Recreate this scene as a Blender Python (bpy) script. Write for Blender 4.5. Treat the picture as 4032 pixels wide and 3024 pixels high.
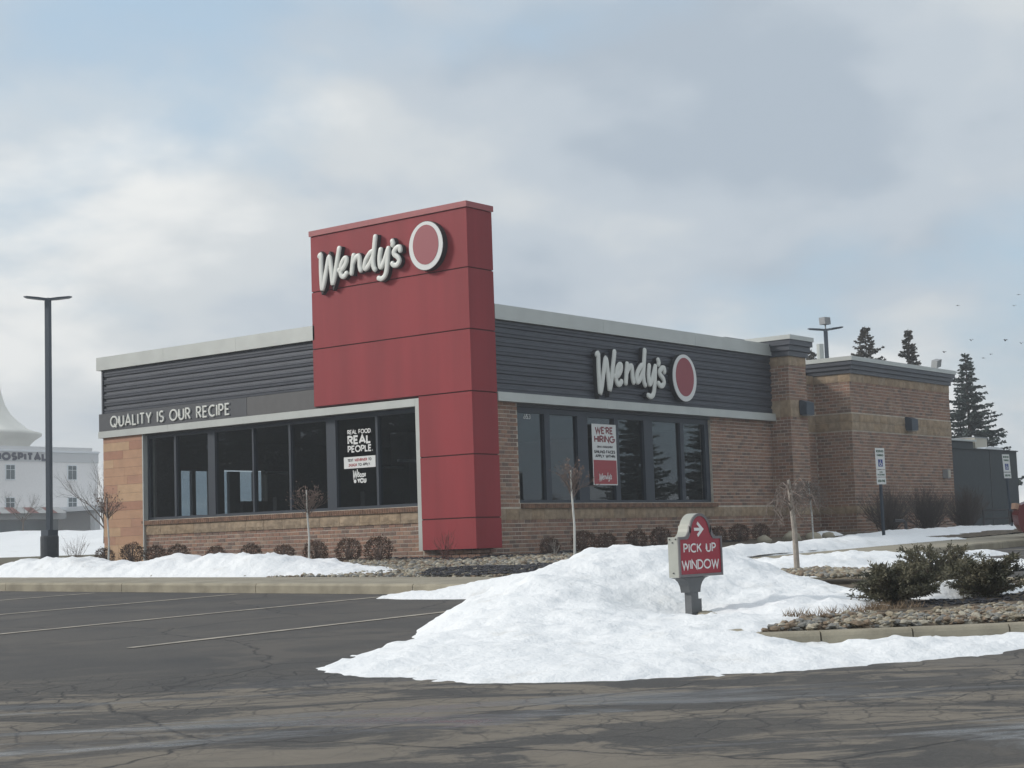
import bpy, math, random
import numpy as np
from mathutils import Vector, Matrix, noise as mnoise
R = math.radians
random.seed(7)
for o in list(bpy.data.objects): bpy.data.objects.remove(o)
S = bpy.context.scene
C = S.collection

# ---------------------------------------------------------------- camera
CAM = Vector((-24.7239, -20.3560, 0.3672))
FW = Vector((0.78381711, 0.6136965, 0.09490703))
yaw, pitch, roll = math.atan2(FW.y, FW.x), math.asin(FW.z), R(-1.91885586)
r0 = Vector((math.sin(yaw), -math.cos(yaw), 0)); u0 = r0.cross(FW)
RT = math.cos(roll)*r0 + math.sin(roll)*u0
UP = -math.sin(roll)*r0 + math.cos(roll)*u0
cd = bpy.data.cameras.new('camera'); cam = bpy.data.objects.new('camera', cd); C.objects.link(cam)
cam.matrix_world = Matrix(((RT.x, UP.x, -FW.x, CAM.x), (RT.y, UP.y, -FW.y, CAM.y), (RT.z, UP.z, -FW.z, CAM.z), (0, 0, 0, 1)))
cd.sensor_width = 36; cd.lens = 58.175; cd.clip_start = 0.1; cd.clip_end = 6000
S.camera = cam

# ---------------------------------------------------------------- sky, sun, exposure
SUN = Vector((-0.55, 0.72, 0.47)).normalized()
w = bpy.data.worlds.new('World'); S.world = w; w.use_nodes = True
nt = w.node_tree; nt.nodes.clear()
def N(t, **k):
    n = nt.nodes.new(t)
    for a, b in k.items(): setattr(n, a, b)
    return n
def LK(a, b): nt.links.new(a, b)
out = N('ShaderNodeOutputWorld'); bg = N('ShaderNodeBackground'); LK(bg.outputs[0], out.inputs[0])
bg.inputs[1].default_value = 0.1
sky = N('ShaderNodeTexSky', sky_type='NISHITA'); sky.sun_disc = False
sky.sun_elevation = math.asin(SUN.z); sky.sun_rotation = math.atan2(SUN.x, SUN.y) % (2*math.pi)
sky.air_density = 1.2; sky.dust_density = 2.0
tc = N('ShaderNodeTexCoord'); sx = N('ShaderNodeSeparateXYZ'); LK(tc.outputs['Generated'], sx.inputs[0])
def M(op, a, b=None):
    n = N('ShaderNodeMath', operation=op)
    for i, v in enumerate((a, b)):
        if v is None: continue
        if isinstance(v, (int, float)): n.inputs[i].default_value = v
        else: LK(v, n.inputs[i])
    return n.outputs[0]
zz = M('ADD', M('MAXIMUM', sx.outputs[2], 0.0), 0.30)
cx_ = M('DIVIDE', sx.outputs[0], zz); cy_ = M('DIVIDE', sx.outputs[1], zz)
cv = N('ShaderNodeCombineXYZ'); LK(cx_, cv.inputs[0]); LK(cy_, cv.inputs[1])
turn = N('ShaderNodeVectorRotate', rotation_type='Z_AXIS'); LK(cv.outputs[0], turn.inputs['Vector']); turn.inputs['Angle'].default_value = R(-9.5)
def wnoise(scale, detail, rough, loc, dist=0.0):
    mp = N('ShaderNodeMapping'); LK(turn.outputs[0], mp.inputs[0]); mp.inputs['Location'].default_value = loc
    n = N('ShaderNodeTexNoise'); LK(mp.outputs[0], n.inputs['Vector']); n.inputs['Scale'].default_value = scale
    n.inputs['Detail'].default_value = detail; n.inputs['Roughness'].default_value = rough; n.inputs['Distortion'].default_value = dist
    return n.outputs[0]
def ramp(v, stops, interp='EASE'):
    r = N('ShaderNodeValToRGB'); LK(v, r.inputs[0]); cr = r.color_ramp; cr.interpolation = interp
    while len(cr.elements) < len(stops): cr.elements.new(0.5)
    for e, (p, c) in zip(cr.elements, stops): e.position = p; e.color = (*c, 1)
    return r.outputs[0]
def mixc(f, a, b, blend='MIX'):
    m = N('ShaderNodeMix', data_type='RGBA', blend_type=blend)
    if isinstance(f, (int, float)): m.inputs[0].default_value = f
    else: LK(f, m.inputs[0])
    for i, v in ((6, a), (7, b)):
        if isinstance(v, tuple): m.inputs[i].default_value = (*v, 1)
        else: LK(v, m.inputs[i])
    return m.outputs[2]
big = wnoise(1.25, 4, 0.48, (1.82, 19.74, 4.73), 0.15)
fine = wnoise(3.4, 7, 0.5, (7.3, 2.2, 0.4), 0.15)
cover = wnoise(1.1, 4, 0.5, (1.22, 18.3, 2.54), 0.2)
tone = M('ADD', M('MULTIPLY', big, 0.58), M('MULTIPLY', fine, 0.42))
cloud = ramp(tone, [(0.36, (3.0, 3.5, 4.05)), (0.45, (3.7, 4.15, 4.6)), (0.53, (4.5, 4.8, 5.0)), (0.62, (6.0, 6.1, 6.05))])
mask = ramp(M('ADD', M('MULTIPLY', cover, 0.7), M('MULTIPLY', fine, 0.3)), [(0.36, (0, 0, 0)), (0.50, (1, 1, 1))])
blue = mixc(0.75, sky.outputs[0], (3.2, 4.3, 5.35))
LK(mixc(mask, blue, cloud), bg.inputs[0])
sd = bpy.data.lights.new('sun', 'SUN'); sd.energy = 1.6; sd.angle = R(12); sd.color = (1, 0.95, 0.88)
so = bpy.data.objects.new('sun', sd); C.objects.link(so); so.rotation_euler = SUN.to_track_quat('Z', 'Y').to_euler(); so.location = (0, 0, 60)
S.view_settings.view_transform = 'Standard'; S.view_settings.look = 'None'
S.view_settings.exposure = 0.58; S.view_settings.gamma = 1; S.view_settings.use_curve_mapping = False
S.render.resolution_x = 1024; S.render.resolution_y = 768

# ---------------------------------------------------------------- materials
def mat(name, col, rough=0.6, metal=0.0, var=0.0, vscale=6.0, bump=0.0, bscale=40.0, col2=None, spec=0.5, detail=5, stretch=None, coords='pos'):
    m = bpy.data.materials.new(name); m.use_nodes = True; t = m.node_tree; b = t.nodes['Principled BSDF']
    b.inputs['Base Color'].default_value = (*col, 1); b.inputs['Roughness'].default_value = rough; b.inputs['Metallic'].default_value = metal
    b.inputs['Specular IOR Level'].default_value = spec
    if var or bump or col2:
        if coords == 'pos': g = t.nodes.new('ShaderNodeNewGeometry').outputs['Position']
        else: g = t.nodes.new('ShaderNodeTexCoord').outputs['Object']
        if stretch:
            mp = t.nodes.new('ShaderNodeMapping'); t.links.new(g, mp.inputs[0]); mp.inputs['Scale'].default_value = stretch; g = mp.outputs[0]
    if var or col2:
        n = t.nodes.new('ShaderNodeTexNoise'); n.inputs['Scale'].default_value = vscale; n.inputs['Detail'].default_value = detail; t.links.new(g, n.inputs['Vector'])
        rp = t.nodes.new('ShaderNodeValToRGB'); t.links.new(n.outputs[0], rp.inputs[0])
        a = col; c2 = col2 if col2 else tuple(min(1, v*(1+var)) for v in col); a = tuple(v*(1-var) for v in col) if var else col
        rp.color_ramp.elements[0].position = 0.35; rp.color_ramp.elements[0].color = (*a, 1)
        rp.color_ramp.elements[1].position = 0.65; rp.color_ramp.elements[1].color = (*c2, 1)
        t.links.new(rp.outputs[0], b.inputs['Base Color'])
    if bump:
        n2 = t.nodes.new('ShaderNodeTexNoise'); n2.inputs['Scale'].default_value = bscale; n2.inputs['Detail'].default_value = 6; t.links.new(g, n2.inputs['Vector'])
        bp = t.nodes.new('ShaderNodeBump'); bp.inputs['Strength'].default_value = bump; bp.inputs['Distance'].default_value = 0.02
        t.links.new(n2.outputs[0], bp.inputs['Height']); t.links.new(bp.outputs[0], b.inputs['Normal'])
    return m
MT = {}
MT['red'] = mat('red_panel', (0.27, 0.030, 0.038), 0.6, spec=0.3, var=0.10, vscale=2.2, stretch=(1, 1, 0.12), bump=0.05, bscale=180)
MT['redcap'] = mat('red_coping', (0.33, 0.07, 0.075), 0.4, var=0.05)
MT['redjoint'] = mat('red_joint', (0.07, 0.012, 0.014), 0.8)
MT['silver'] = mat('silver_metal', (0.50, 0.52, 0.50), 0.38, 0.25, var=0.05, vscale=2)
MT['dark'] = mat('charcoal_metal', (0.064, 0.071, 0.088), 0.42, 0.2, var=0.12, vscale=2, stretch=(1, 1, 6))
MT['fascia'] = mat('charcoal_panel', (0.055, 0.06, 0.07), 0.5, var=0.06)
MT['fascia2'] = mat('grey_panel', (0.082, 0.082, 0.084), 0.5, var=0.06)
MT['frame'] = mat('window_frame', (0.026, 0.036, 0.052), 0.45, 0.1)
MT['mortar'] = mat('mortar', (0.52, 0.47, 0.40), 0.9, var=0.2, vscale=3)
BR = [mat('brick_%s' % n, c, 0.85, var=0.14, vscale=14, bump=0.25, bscale=120) for n, c in
      (('brown', (0.26, 0.16, 0.118)), ('red', (0.295, 0.168, 0.122)), ('dark', (0.18, 0.122, 0.098)), ('tan', (0.32, 0.212, 0.155)), ('plum', (0.23, 0.142, 0.11)), ('rust', (0.325, 0.19, 0.132)))]
MT['rowlock'] = mat('sill_brick', (0.20, 0.115, 0.075), 0.85, var=0.3, vscale=9)
ST = [mat('stone_%s' % n, c, 0.9, var=0.2, vscale=7, bump=0.9, bscale=22) for n, c in
      (('honey', (0.33, 0.242, 0.16)), ('tan', (0.345, 0.262, 0.182)), ('buff', (0.315, 0.24, 0.168)))]
TL = [mat('tile_%s' % n, c, 0.7, var=0.07, vscale=5, bump=0.05, bscale=60) for n, c in
      (('peach', (0.44, 0.255, 0.155)), ('sand', (0.48, 0.31, 0.185)), ('rose', (0.40, 0.215, 0.14)), ('clay', (0.36, 0.18, 0.115)))]
MT['letter'] = mat('letter_white', (0.70, 0.71, 0.67), 0.4, var=0.04)
MT['return'] = mat('letter_return', (0.03, 0.03, 0.034), 0.5)
MT['white'] = mat('white_print', (0.72, 0.73, 0.72), 0.5)
MT['black'] = mat('black_print', (0.03, 0.03, 0.033), 0.5)
MT['redprint'] = mat('red_print', (0.36, 0.05, 0.06), 0.45)
MT['darkredprint'] = mat('dark_red_print', (0.22, 0.03, 0.04), 0.5)
MT['blueprint'] = mat('blue_print', (0.02, 0.05, 0.25), 0.5)
MT['greenprint'] = mat('green_print', (0.03, 0.10, 0.06), 0.5)
MT['steel'] = mat('galvanised_grey', (0.12, 0.125, 0.13), 0.5, 0.4, var=0.1)
MT['cabinet'] = mat('sign_cabinet', (0.40, 0.405, 0.36), 0.5, 0.1, var=0.05)
MT['cabinetframe'] = mat('sign_frame', (0.17, 0.16, 0.165), 0.45, 0.3)
MT['pole'] = mat('dark_pole', (0.045, 0.062, 0.085), 0.5, 0.2)
MT['concrete'] = mat('concrete', (0.29, 0.26, 0.20), 0.9, var=0.14, vscale=1.5, bump=0.15, bscale=80)
MT['kerb'] = mat('kerb_concrete', (0.32, 0.285, 0.215), 0.9, var=0.2, vscale=3, bump=0.3, bscale=50)
MT['drum'] = mat('painted_base', (0.045, 0.052, 0.062), 0.8, var=0.2, bump=0.2, bscale=30)
MT['bark'] = mat('bark', (0.10, 0.078, 0.062), 0.9, var=0.25, vscale=20)
MT['twig'] = mat('twig', (0.16, 0.118, 0.10), 0.9)
MT['palebark'] = mat('pale_bark', (0.34, 0.30, 0.26), 0.85, var=0.2, vscale=15)
MT['stake'] = mat('white_stake', (0.60, 0.60, 0.57), 0.7, var=0.1)
MT['seed'] = mat('dry_seed_head', (0.19, 0.13, 0.105), 0.9, var=0.3, vscale=30)
MT['boxleaf'] = mat('winter_boxwood', (0.062, 0.033, 0.019), 0.75, col2=(0.125, 0.066, 0.038), vscale=9)
MT['needle'] = mat('juniper_needle', (0.06, 0.063, 0.04), 0.8, col2=(0.165, 0.148, 0.092), vscale=5)
MT['spruce'] = mat('spruce_needle', (0.038, 0.058, 0.054), 0.8, col2=(0.10, 0.13, 0.118), vscale=3)
MT['spruce_dry'] = mat('dry_spruce_needle', (0.06, 0.058, 0.046), 0.8, col2=(0.12, 0.10, 0.078), vscale=3)
PB = [mat('pebble_%s' % n, c, 0.8, var=0.2, vscale=30) for n, c in (('tan', (0.27, 0.23, 0.165)), ('grey', (0.20, 0.195, 0.18)), ('brown', (0.20, 0.15, 0.105)), ('cream', (0.36, 0.33, 0.265)))]
MT['chip'] = mat('dark_mulch_chip', (0.038, 0.038, 0.045), 0.85, var=0.35, vscale=20)
MT['bedsoil'] = mat('bed_soil', (0.15, 0.115, 0.075), 0.95, col2=(0.07, 0.055, 0.042), vscale=9, bump=1.0, bscale=30)
MT['hosp'] = mat('pale_stucco', (0.90, 0.87, 0.85), 0.9, var=0.03)
MT['hospband'] = mat('grey_stucco', (0.64, 0.64, 0.64), 0.9)
MT['hosptrim'] = mat('white_trim', (0.82, 0.84, 0.86), 0.7)
MT['tent'] = mat('tent_fabric', (0.86, 0.84, 0.77), 0.8, var=0.05, vscale=0.5)
MT['navy'] = mat('navy_letters', (0.008, 0.012, 0.045), 0.6)
MT['hglass'] = mat('far_glass', (0.06, 0.09, 0.10), 0.15)
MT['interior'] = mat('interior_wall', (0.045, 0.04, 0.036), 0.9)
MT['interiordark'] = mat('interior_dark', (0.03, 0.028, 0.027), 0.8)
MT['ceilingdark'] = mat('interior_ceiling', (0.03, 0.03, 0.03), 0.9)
MT['roof'] = mat('roof_membrane', (0.5, 0.5, 0.48), 0.8)
MT['beige'] = mat('beige_metal', (0.48, 0.45, 0.38), 0.6)
MT['lightgrey'] = mat('floodlight_grey', (0.30, 0.31, 0.32), 0.5)
MT['shed'] = mat('dark_cladding', (0.03, 0.042, 0.048), 0.7, var=0.1)
MT['paint'] = mat('worn_paint', (0.46, 0.41, 0.34), 0.8, col2=(0.26, 0.235, 0.20), vscale=5, detail=8)
MT['grass'] = mat('dormant_grass', (0.085, 0.075, 0.045), 0.95, col2=(0.13, 0.11, 0.065), vscale=4)
MT['deadgrass'] = mat('dead_grass_blade', (0.23, 0.165, 0.105), 0.9)
MT['carred'] = mat('car_paint', (0.10, 0.008, 0.011), 0.25, 0.2)
MT['tyre'] = mat('tyre', (0.02, 0.02, 0.021), 0.85)
MT['rim'] = mat('wheel_rim', (0.45, 0.46, 0.47), 0.3, 0.8)
MT['lamp'] = mat('lamp_lens', (0.45, 0.30, 0.22), 0.15)
MT['bird'] = mat('bird', (0.03, 0.03, 0.033), 0.8)

def snow_mat():
    m = bpy.data.materials.new('snow'); m.use_nodes = True; t = m.node_tree; b = t.nodes['Principled BSDF']; L = t.links.new
    g = t.nodes.new('ShaderNodeNewGeometry').outputs['Position']
    def ns(sc, d, r=0.55):
        n = t.nodes.new('ShaderNodeTexNoise'); n.inputs['Scale'].default_value = sc; n.inputs['Detail'].default_value = d; n.inputs['Roughness'].default_value = r; L(g, n.inputs['Vector']); return n.outputs[0]
    rp = t.nodes.new('ShaderNodeValToRGB'); L(ns(2.2, 10, 0.7), rp.inputs[0]); e = rp.color_ramp.elements
    e[0].position = 0.28; e[0].color = (0.74, 0.74, 0.73, 1); e[1].position = 0.44; e[1].color = (0.86, 0.875, 0.89, 1)
    rp2 = t.nodes.new('ShaderNodeValToRGB'); L(ns(26, 6, 0.75), rp2.inputs[0]); e = rp2.color_ramp.elements
    e[0].position = 0.27; e[0].color = (0.55, 0.52, 0.48, 1); e[1].position = 0.33; e[1].color = (1, 1, 1, 1)
    mx = t.nodes.new('ShaderNodeMix'); mx.data_type = 'RGBA'; mx.blend_type = 'MULTIPLY'; mx.inputs[0].default_value = 1
    L(rp.outputs[0], mx.inputs[6]); L(rp2.outputs[0], mx.inputs[7]); L(mx.outputs[2], b.inputs['Base Color'])
    b.inputs['Roughness'].default_value = 0.75
    bp = t.nodes.new('ShaderNodeBump'); bp.inputs['Strength'].default_value = 0.5; bp.inputs['Distance'].default_value = 0.05; L(ns(11, 6, 0.55), bp.inputs['Height']); L(bp.outputs[0], b.inputs['Normal'])
    return m
MT['snow'] = snow_mat()

def asphalt_mat():
    m = bpy.data.materials.new('asphalt'); m.use_nodes = True; t = m.node_tree; b = t.nodes['Principled BSDF']; L = t.links.new
    pos = t.nodes.new('ShaderNodeNewGeometry').outputs['Position']
    def mp(scale, rot=0.0):
        r_ = t.nodes.new('ShaderNodeVectorRotate'); r_.rotation_type = 'Z_AXIS'; L(pos, r_.inputs['Vector']); r_.inputs['Angle'].default_value = rot
        n = t.nodes.new('ShaderNodeMapping'); L(r_.outputs[0], n.inputs[0]); n.inputs['Scale'].default_value = scale; return n.outputs[0]
    def ns(v, sc, d, r=0.55, dist=0.0):
        n = t.nodes.new('ShaderNodeTexNoise'); n.inputs['Scale'].default_value = sc; n.inputs['Detail'].default_value = d; n.inputs['Roughness'].default_value = r; n.inputs['Distortion'].default_value = dist; L(v, n.inputs['Vector']); return n.outputs[0]
    def rp(v, *st):
        r = t.nodes.new('ShaderNodeValToRGB'); L(v, r.inputs[0]); cr = r.color_ramp
        while len(cr.elements) < len(st): cr.elements.new(0.5)
        for e, (p, c) in zip(cr.elements, st):
            e.position = p; e.color = (*(c if isinstance(c, tuple) else (c, c, c)), 1)
        return r.outputs[0]
    def mix(f, a, c, blend='MIX'):
        x = t.nodes.new('ShaderNodeMix'); x.data_type = 'RGBA'; x.blend_type = blend
        for i, v in ((0, f), (6, a), (7, c)):
            if isinstance(v, tuple): x.inputs[i].default_value = (*v, 1)
            elif isinstance(v, (int, float)): x.inputs[i].default_value = v
            else: L(v, x.inputs[i])
        return x.outputs[2]
    def mth(op, a, c):
        n = t.nodes.new('ShaderNodeMath'); n.operation = op
        for i, v in enumerate((a, c)):
            if isinstance(v, (int, float)): n.inputs[i].default_value = v
            else: L(v, n.inputs[i])
        return n.outputs[0]
    p1 = mp((1, 1, 1)); lane = mp((0.45, 1.2, 1), R(47))      # wear runs along the drive lane
    base = rp(ns(p1, 0.6, 8, 0.6), (0.33, (0.042, 0.041, 0.041)), (0.67, (0.078, 0.071, 0.063)))
    fineg = rp(ns(p1, 55, 5, 0.85), (0.3, 0.6), (0.7, 1.4))
    col = mix(1.0, base, fineg, 'MULTIPLY')
    # foreground lane: old pale surface with alligator cracks; separate pour from the parking bays
    sp = t.nodes.new('ShaderNodeSeparateXYZ'); L(pos, sp.inputs[0])
    seam = mth('ADD', mth('ADD', mth('MULTIPLY', sp.outputs[0], -0.80), mth('MULTIPLY', sp.outputs[1], -0.60)), mth('MULTIPLY', ns(p1, 0.35, 4), 1.6))
    band = rp(mth('MULTIPLY', mth('SUBTRACT', seam, 20.0), 0.16), (0.0, 0.0), (0.12, 1.0), (0.55, 0.9), (0.8, 0.25))
    old = rp(mth('MULTIPLY', mth('SUBTRACT', seam, 20.2), 0.6), (0.0, 0.0), (1.0, 1.0))
    dust = rp(ns(lane, 1.5, 10, 0.72, 0.9), (0.48, 0.0), (0.535, 1.0))
    pale = mix(ns(p1, 3.5, 6, 0.6), (0.215, 0.185, 0.145), (0.13, 0.112, 0.09))
    col = mix(mth('MULTIPLY', old, dust), col, pale)
    patch = rp(ns(p1, 0.9, 8, 0.62, 0.5), (0.54, 0.0), (0.64, 1.0))
    col = mix(mth('MULTIPLY', patch, 0.55), col, (0.105, 0.092, 0.078))
    vd = t.nodes.new('ShaderNodeVectorMath'); vd.operation = 'ADD'; nn = t.nodes.new('ShaderNodeTexNoise'); nn.inputs['Scale'].default_value = 2.2; nn.inputs['Detail'].default_value = 8; L(pos, nn.inputs['Vector'])
    vs = t.nodes.new('ShaderNodeVectorMath'); vs.operation = 'SCALE'; vs.inputs[3].default_value = 0.42; L(nn.outputs['Color'], vs.inputs[0]); L(pos, vd.inputs[0]); L(vs.outputs[0], vd.inputs[1])
    def cracks(scale, wd):
        vo = t.nodes.new('ShaderNodeTexVoronoi'); vo.feature = 'DISTANCE_TO_EDGE'; vo.voronoi_dimensions = '2D'; vo.inputs['Scale'].default_value = scale; L(vd.outputs[0], vo.inputs['Vector'])
        return rp(vo.outputs['Distance'], (0.0, 1.0), (wd, 0.0))
    cz = rp(ns(p1, 0.42, 4), (0.36, 0.1), (0.50, 1.0))
    brk = rp(ns(p1, 1.1, 3), (0.36, 0.25), (0.50, 1.0))
    crk = mth('MULTIPLY', mth('MULTIPLY', mth('MULTIPLY', mth('MAXIMUM', cracks(3.2, 0.055), mth('MULTIPLY', cracks(7.5, 0.07), 0.45)), cz), band), brk)
    crk2 = mth('MULTIPLY', cracks(0.28, 0.006), 1.0)
    allc = mth('MINIMUM', mth('ADD', crk, crk2), 1.0)
    col = mix(mth('MULTIPLY', allc, 0.95), col, (0.020, 0.019, 0.020))
    wet = rp(ns(mp((0.35, 1.5, 1), R(44)), 0.6, 9, 0.66, 0.7), (0.51, 0.0), (0.58, 1.0))
    wet = mth('MULTIPLY', wet, rp(mth('MULTIPLY', mth('SUBTRACT', seam, 20.6), 0.35), (0.1, 0.0), (1.0, 1.0)))
    col = mix(mth('MULTIPLY', wet, 0.6), col, (0.055, 0.055, 0.056))
    L(col, b.inputs['Base Color'])
    rg = t.nodes.new('ShaderNodeMapRange'); L(wet, rg.inputs[0]); rg.inputs[3].default_value = 0.85; rg.inputs[4].default_value = 0.24; L(rg.outputs[0], b.inputs['Roughness'])
    h = mth('SUBTRACT', mth('MULTIPLY', ns(p1, 70, 5, 0.7), 0.35), mth('MULTIPLY', allc, 1.0))
    bp = t.nodes.new('ShaderNodeBump'); bp.inputs['Strength'].default_value = 0.45; bp.inputs['Distance'].default_value = 0.012; L(h, bp.inputs['Height']); L(bp.outputs[0], b.inputs['Normal'])
    return m
MT['asphalt'] = asphalt_mat()

def glass_mat():
    m = bpy.data.materials.new('glass'); m.use_nodes = True; t = m.node_tree; t.nodes.clear(); L = t.links.new
    o = t.nodes.new('ShaderNodeOutputMaterial'); tr = t.nodes.new('ShaderNodeBsdfTransparent'); gl = t.nodes.new('ShaderNodeBsdfGlossy'); fr = t.nodes.new('ShaderNodeFresnel'); mx = t.nodes.new('ShaderNodeMixShader')
    tr.inputs[0].default_value = (0.72, 0.76, 0.78, 1); gl.inputs['Roughness'].default_value = 0.0; gl.inputs[0].default_value = (0.95, 0.97, 1, 1); fr.inputs[0].default_value = 1.62
    gm = t.nodes.new('ShaderNodeNewGeometry'); mr = t.nodes.new('ShaderNodeMapRange'); L(gm.outputs['Backfacing'], mr.inputs[0]); mr.inputs[3].default_value = 1.5; mr.inputs[4].default_value = 1/1.5; L(mr.outputs[0], fr.inputs[0])
    L(fr.outputs[0], mx.inputs[0]); L(tr.outputs[0], mx.inputs[1]); L(gl.outputs[0], mx.inputs[2]); L(mx.outputs[0], o.inputs[0])
    return m
MT['glass'] = glass_mat()

# ---------------------------------------------------------------- mesh helpers
class MB:
    def __init__(s): s.v = []; s.f = []; s.m = []; s.k = 0
    def face(s, idx): s.f.append(idx); s.m.append(s.k)
    def quad(s, a, b, c, d):
        n = len(s.v); s.v += [tuple(a), tuple(b), tuple(c), tuple(d)]; s.face((n, n+1, n+2, n+3))
    def tri(s, a, b, c):
        n = len(s.v); s.v += [tuple(a), tuple(b), tuple(c)]; s.face((n, n+1, n+2))
    def box(s, x0, x1, y0, y1, z0, z1):
        n = len(s.v); s.v += [(x, y, z) for z in (z0, z1) for x, y in ((x0, y0), (x1, y0), (x1, y1), (x0, y1))]
        for f in ((0, 3, 2, 1), (4, 5, 6, 7), (0, 1, 5, 4), (1, 2, 6, 5), (2, 3, 7, 6), (3, 0, 4, 7)): s.face(tuple(n+i for i in f))
        return s
    def obox(s, c, ax, ay, az):          # centre and half axes
        c, ax, ay, az = map(Vector, (c, ax, ay, az)); n = len(s.v)
        s.v += [tuple(c+i*ax+j*ay+k*az) for k in (-1, 1) for i, j in ((-1, -1), (1, -1), (1, 1), (-1, 1))]
        for f in ((0, 3, 2, 1), (4, 5, 6, 7), (0, 1, 5, 4), (1, 2, 6, 5), (2, 3, 7, 6), (3, 0, 4, 7)): s.face(tuple(n+i for i in f))
        return s
    def tube(s, pts, rad, n=6, cap=True):
        pts = [Vector(p) for p in pts]; k = len(pts)
        if isinstance(rad, (int, float)): rad = [rad]*k
        base = len(s.v); ref = None
        for i, p in enumerate(pts):
            d = (pts[min(i+1, k-1)]-pts[max(i-1, 0)]).normalized()
            if ref is None: ref = Vector((0, 0, 1)) if abs(d.z) < 0.9 else Vector((1, 0, 0))
            a = d.cross(ref)
            if a.length < 1e-4: a = d.cross(Vector((0.3, 1, 0.2)))
            a.normalize(); b = d.cross(a); ref = a.cross(d)
            for j in range(n):
                t = 2*math.pi*j/n; s.v.append(tuple(p+rad[i]*(math.cos(t)*a+math.sin(t)*b)))
        for i in range(k-1):
            for j in range(n):
                s.face((base+i*n+j, base+i*n+(j+1) % n, base+(i+1)*n+(j+1) % n, base+(i+1)*n+j))
        if cap:
            s.face(tuple(base+j for j in range(n))); s.face(tuple(base+(k-1)*n+j for j in reversed(range(n))))
        return s
    def lathe(s, c, prof, n=16):
        c = Vector(c); base = len(s.v); k = len(prof)
        for r, z in prof:
            for j in range(n):
                t = 2*math.pi*j/n; s.v.append((c.x+r*math.cos(t), c.y+r*math.sin(t), c.z+z))
        for i in range(k-1):
            for j in range(n): s.face((base+i*n+j, base+i*n+(j+1) % n, base+(i+1)*n+(j+1) % n, base+(i+1)*n+j))
        s.face(tuple(base+j for j in reversed(range(n)))); s.face(tuple(base+(k-1)*n+j for j in range(n)))
        return s
    def prism(s, poly, fr, d0, d1):      # polygon in frame fr from depth d0 (back) to d1 (front)
        n = len(poly); b = len(s.v)
        s.v += [fr(x, y, d0) for x, y in poly] + [fr(x, y, d1) for x, y in poly]
        s.face(tuple(b+i for i in reversed(range(n)))); s.face(tuple(b+n+i for i in range(n)))
        for i in range(n): s.face((b+i, b+(i+1) % n, b+n+(i+1) % n, b+n+i))
        return s
    def build(s, name, material, parent=None, smooth=False, loc=None):
        me = bpy.data.meshes.new(name); me.from_pydata(s.v, [], s.f); 
        for mm in (material if isinstance(material, list) else [material]): me.materials.append(mm)
        if isinstance(material, list): me.polygons.foreach_set('material_index', s.m)
        if smooth: me.polygons.foreach_set('use_smooth', [True]*len(s.f))
        me.update()
        return put(name, me, parent, loc)
def put(name, me, parent=None, loc=None):
    o = bpy.data.objects.new(name, me); C.objects.link(o)
    if loc is not None: o.location = loc
    if parent is not None: o.parent = parent; o.matrix_parent_inverse = WINV[parent.name]
    if parent is not None: WINV[o.name] = Matrix() if loc is None else Matrix.Translation(-Vector(loc))
    else: WINV[o.name] = Matrix() if loc is None else Matrix.Translation(-Vector(loc))
    return o
WINV = {}
def sub(name, mb, material, part, smooth=False):
    return mb.build(name, material, part, smooth)
def tag(o, label, cat, group=None):
    o['label'] = label; o['category'] = cat
    if group: o['group'] = group
    return o
def thing(name, label, cat, loc, group=None):
    o = bpy.data.objects.new(name, None); C.objects.link(o); o.location = loc; o.empty_display_size = 0.2
    WINV[o.name] = Matrix.Translation(-Vector(loc)); return tag(o, label, cat, group)
def struct(o): o['kind'] = 'structure'; return o
def stuff(o, label=None, cat=None):
    o['kind'] = 'stuff'
    if label: o['label'] = label; o['category'] = cat
    return o
def copy_tree(root, loc, rz=0.0, sc=1.0):
    r = root.copy(); C.objects.link(r); r.location = loc; r.rotation_euler = (0, 0, rz); r.scale = (sc, sc, sc)
    for ch in [c for c in bpy.data.objects if c.parent == root]:
        c = ch.copy(); C.objects.link(c); c.parent = r
        for g in [x for x in bpy.data.objects if x.parent == ch]:
            d = g.copy(); C.objects.link(d); d.parent = c
    return r
def frame(o, right, normal):
    o, r, n = Vector(o), Vector(right), Vector(normal); u = Vector((0, 0, 1))
    return lambda x, y, d=0.0: tuple(o+x*r+y*u+d*n)
LEFTF = lambda X: (lambda y, z, d=0.0: (X-d, -y, z))         # x runs to the viewer's right (towards -Y)
def left_fr(X): return lambda x, z, d=0.0: (X-d, -x, z)
def right_fr(Y): return lambda x, z, d=0.0: (x, Y-d, z)
def fbm(x, y, z=0.0, oct=4):
    a, s_, f = 0.0, 1.0, 1.0
    for _ in range(oct):
        a += s_*mnoise.noise(Vector((x*f, y*f, z*f))); s_ *= 0.5; f *= 2.03
    return a
ORD = ['first', 'second', 'third', 'fourth', 'fifth', 'sixth', 'seventh', 'eighth', 'ninth', 'tenth', 'eleventh', 'twelfth']

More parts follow.
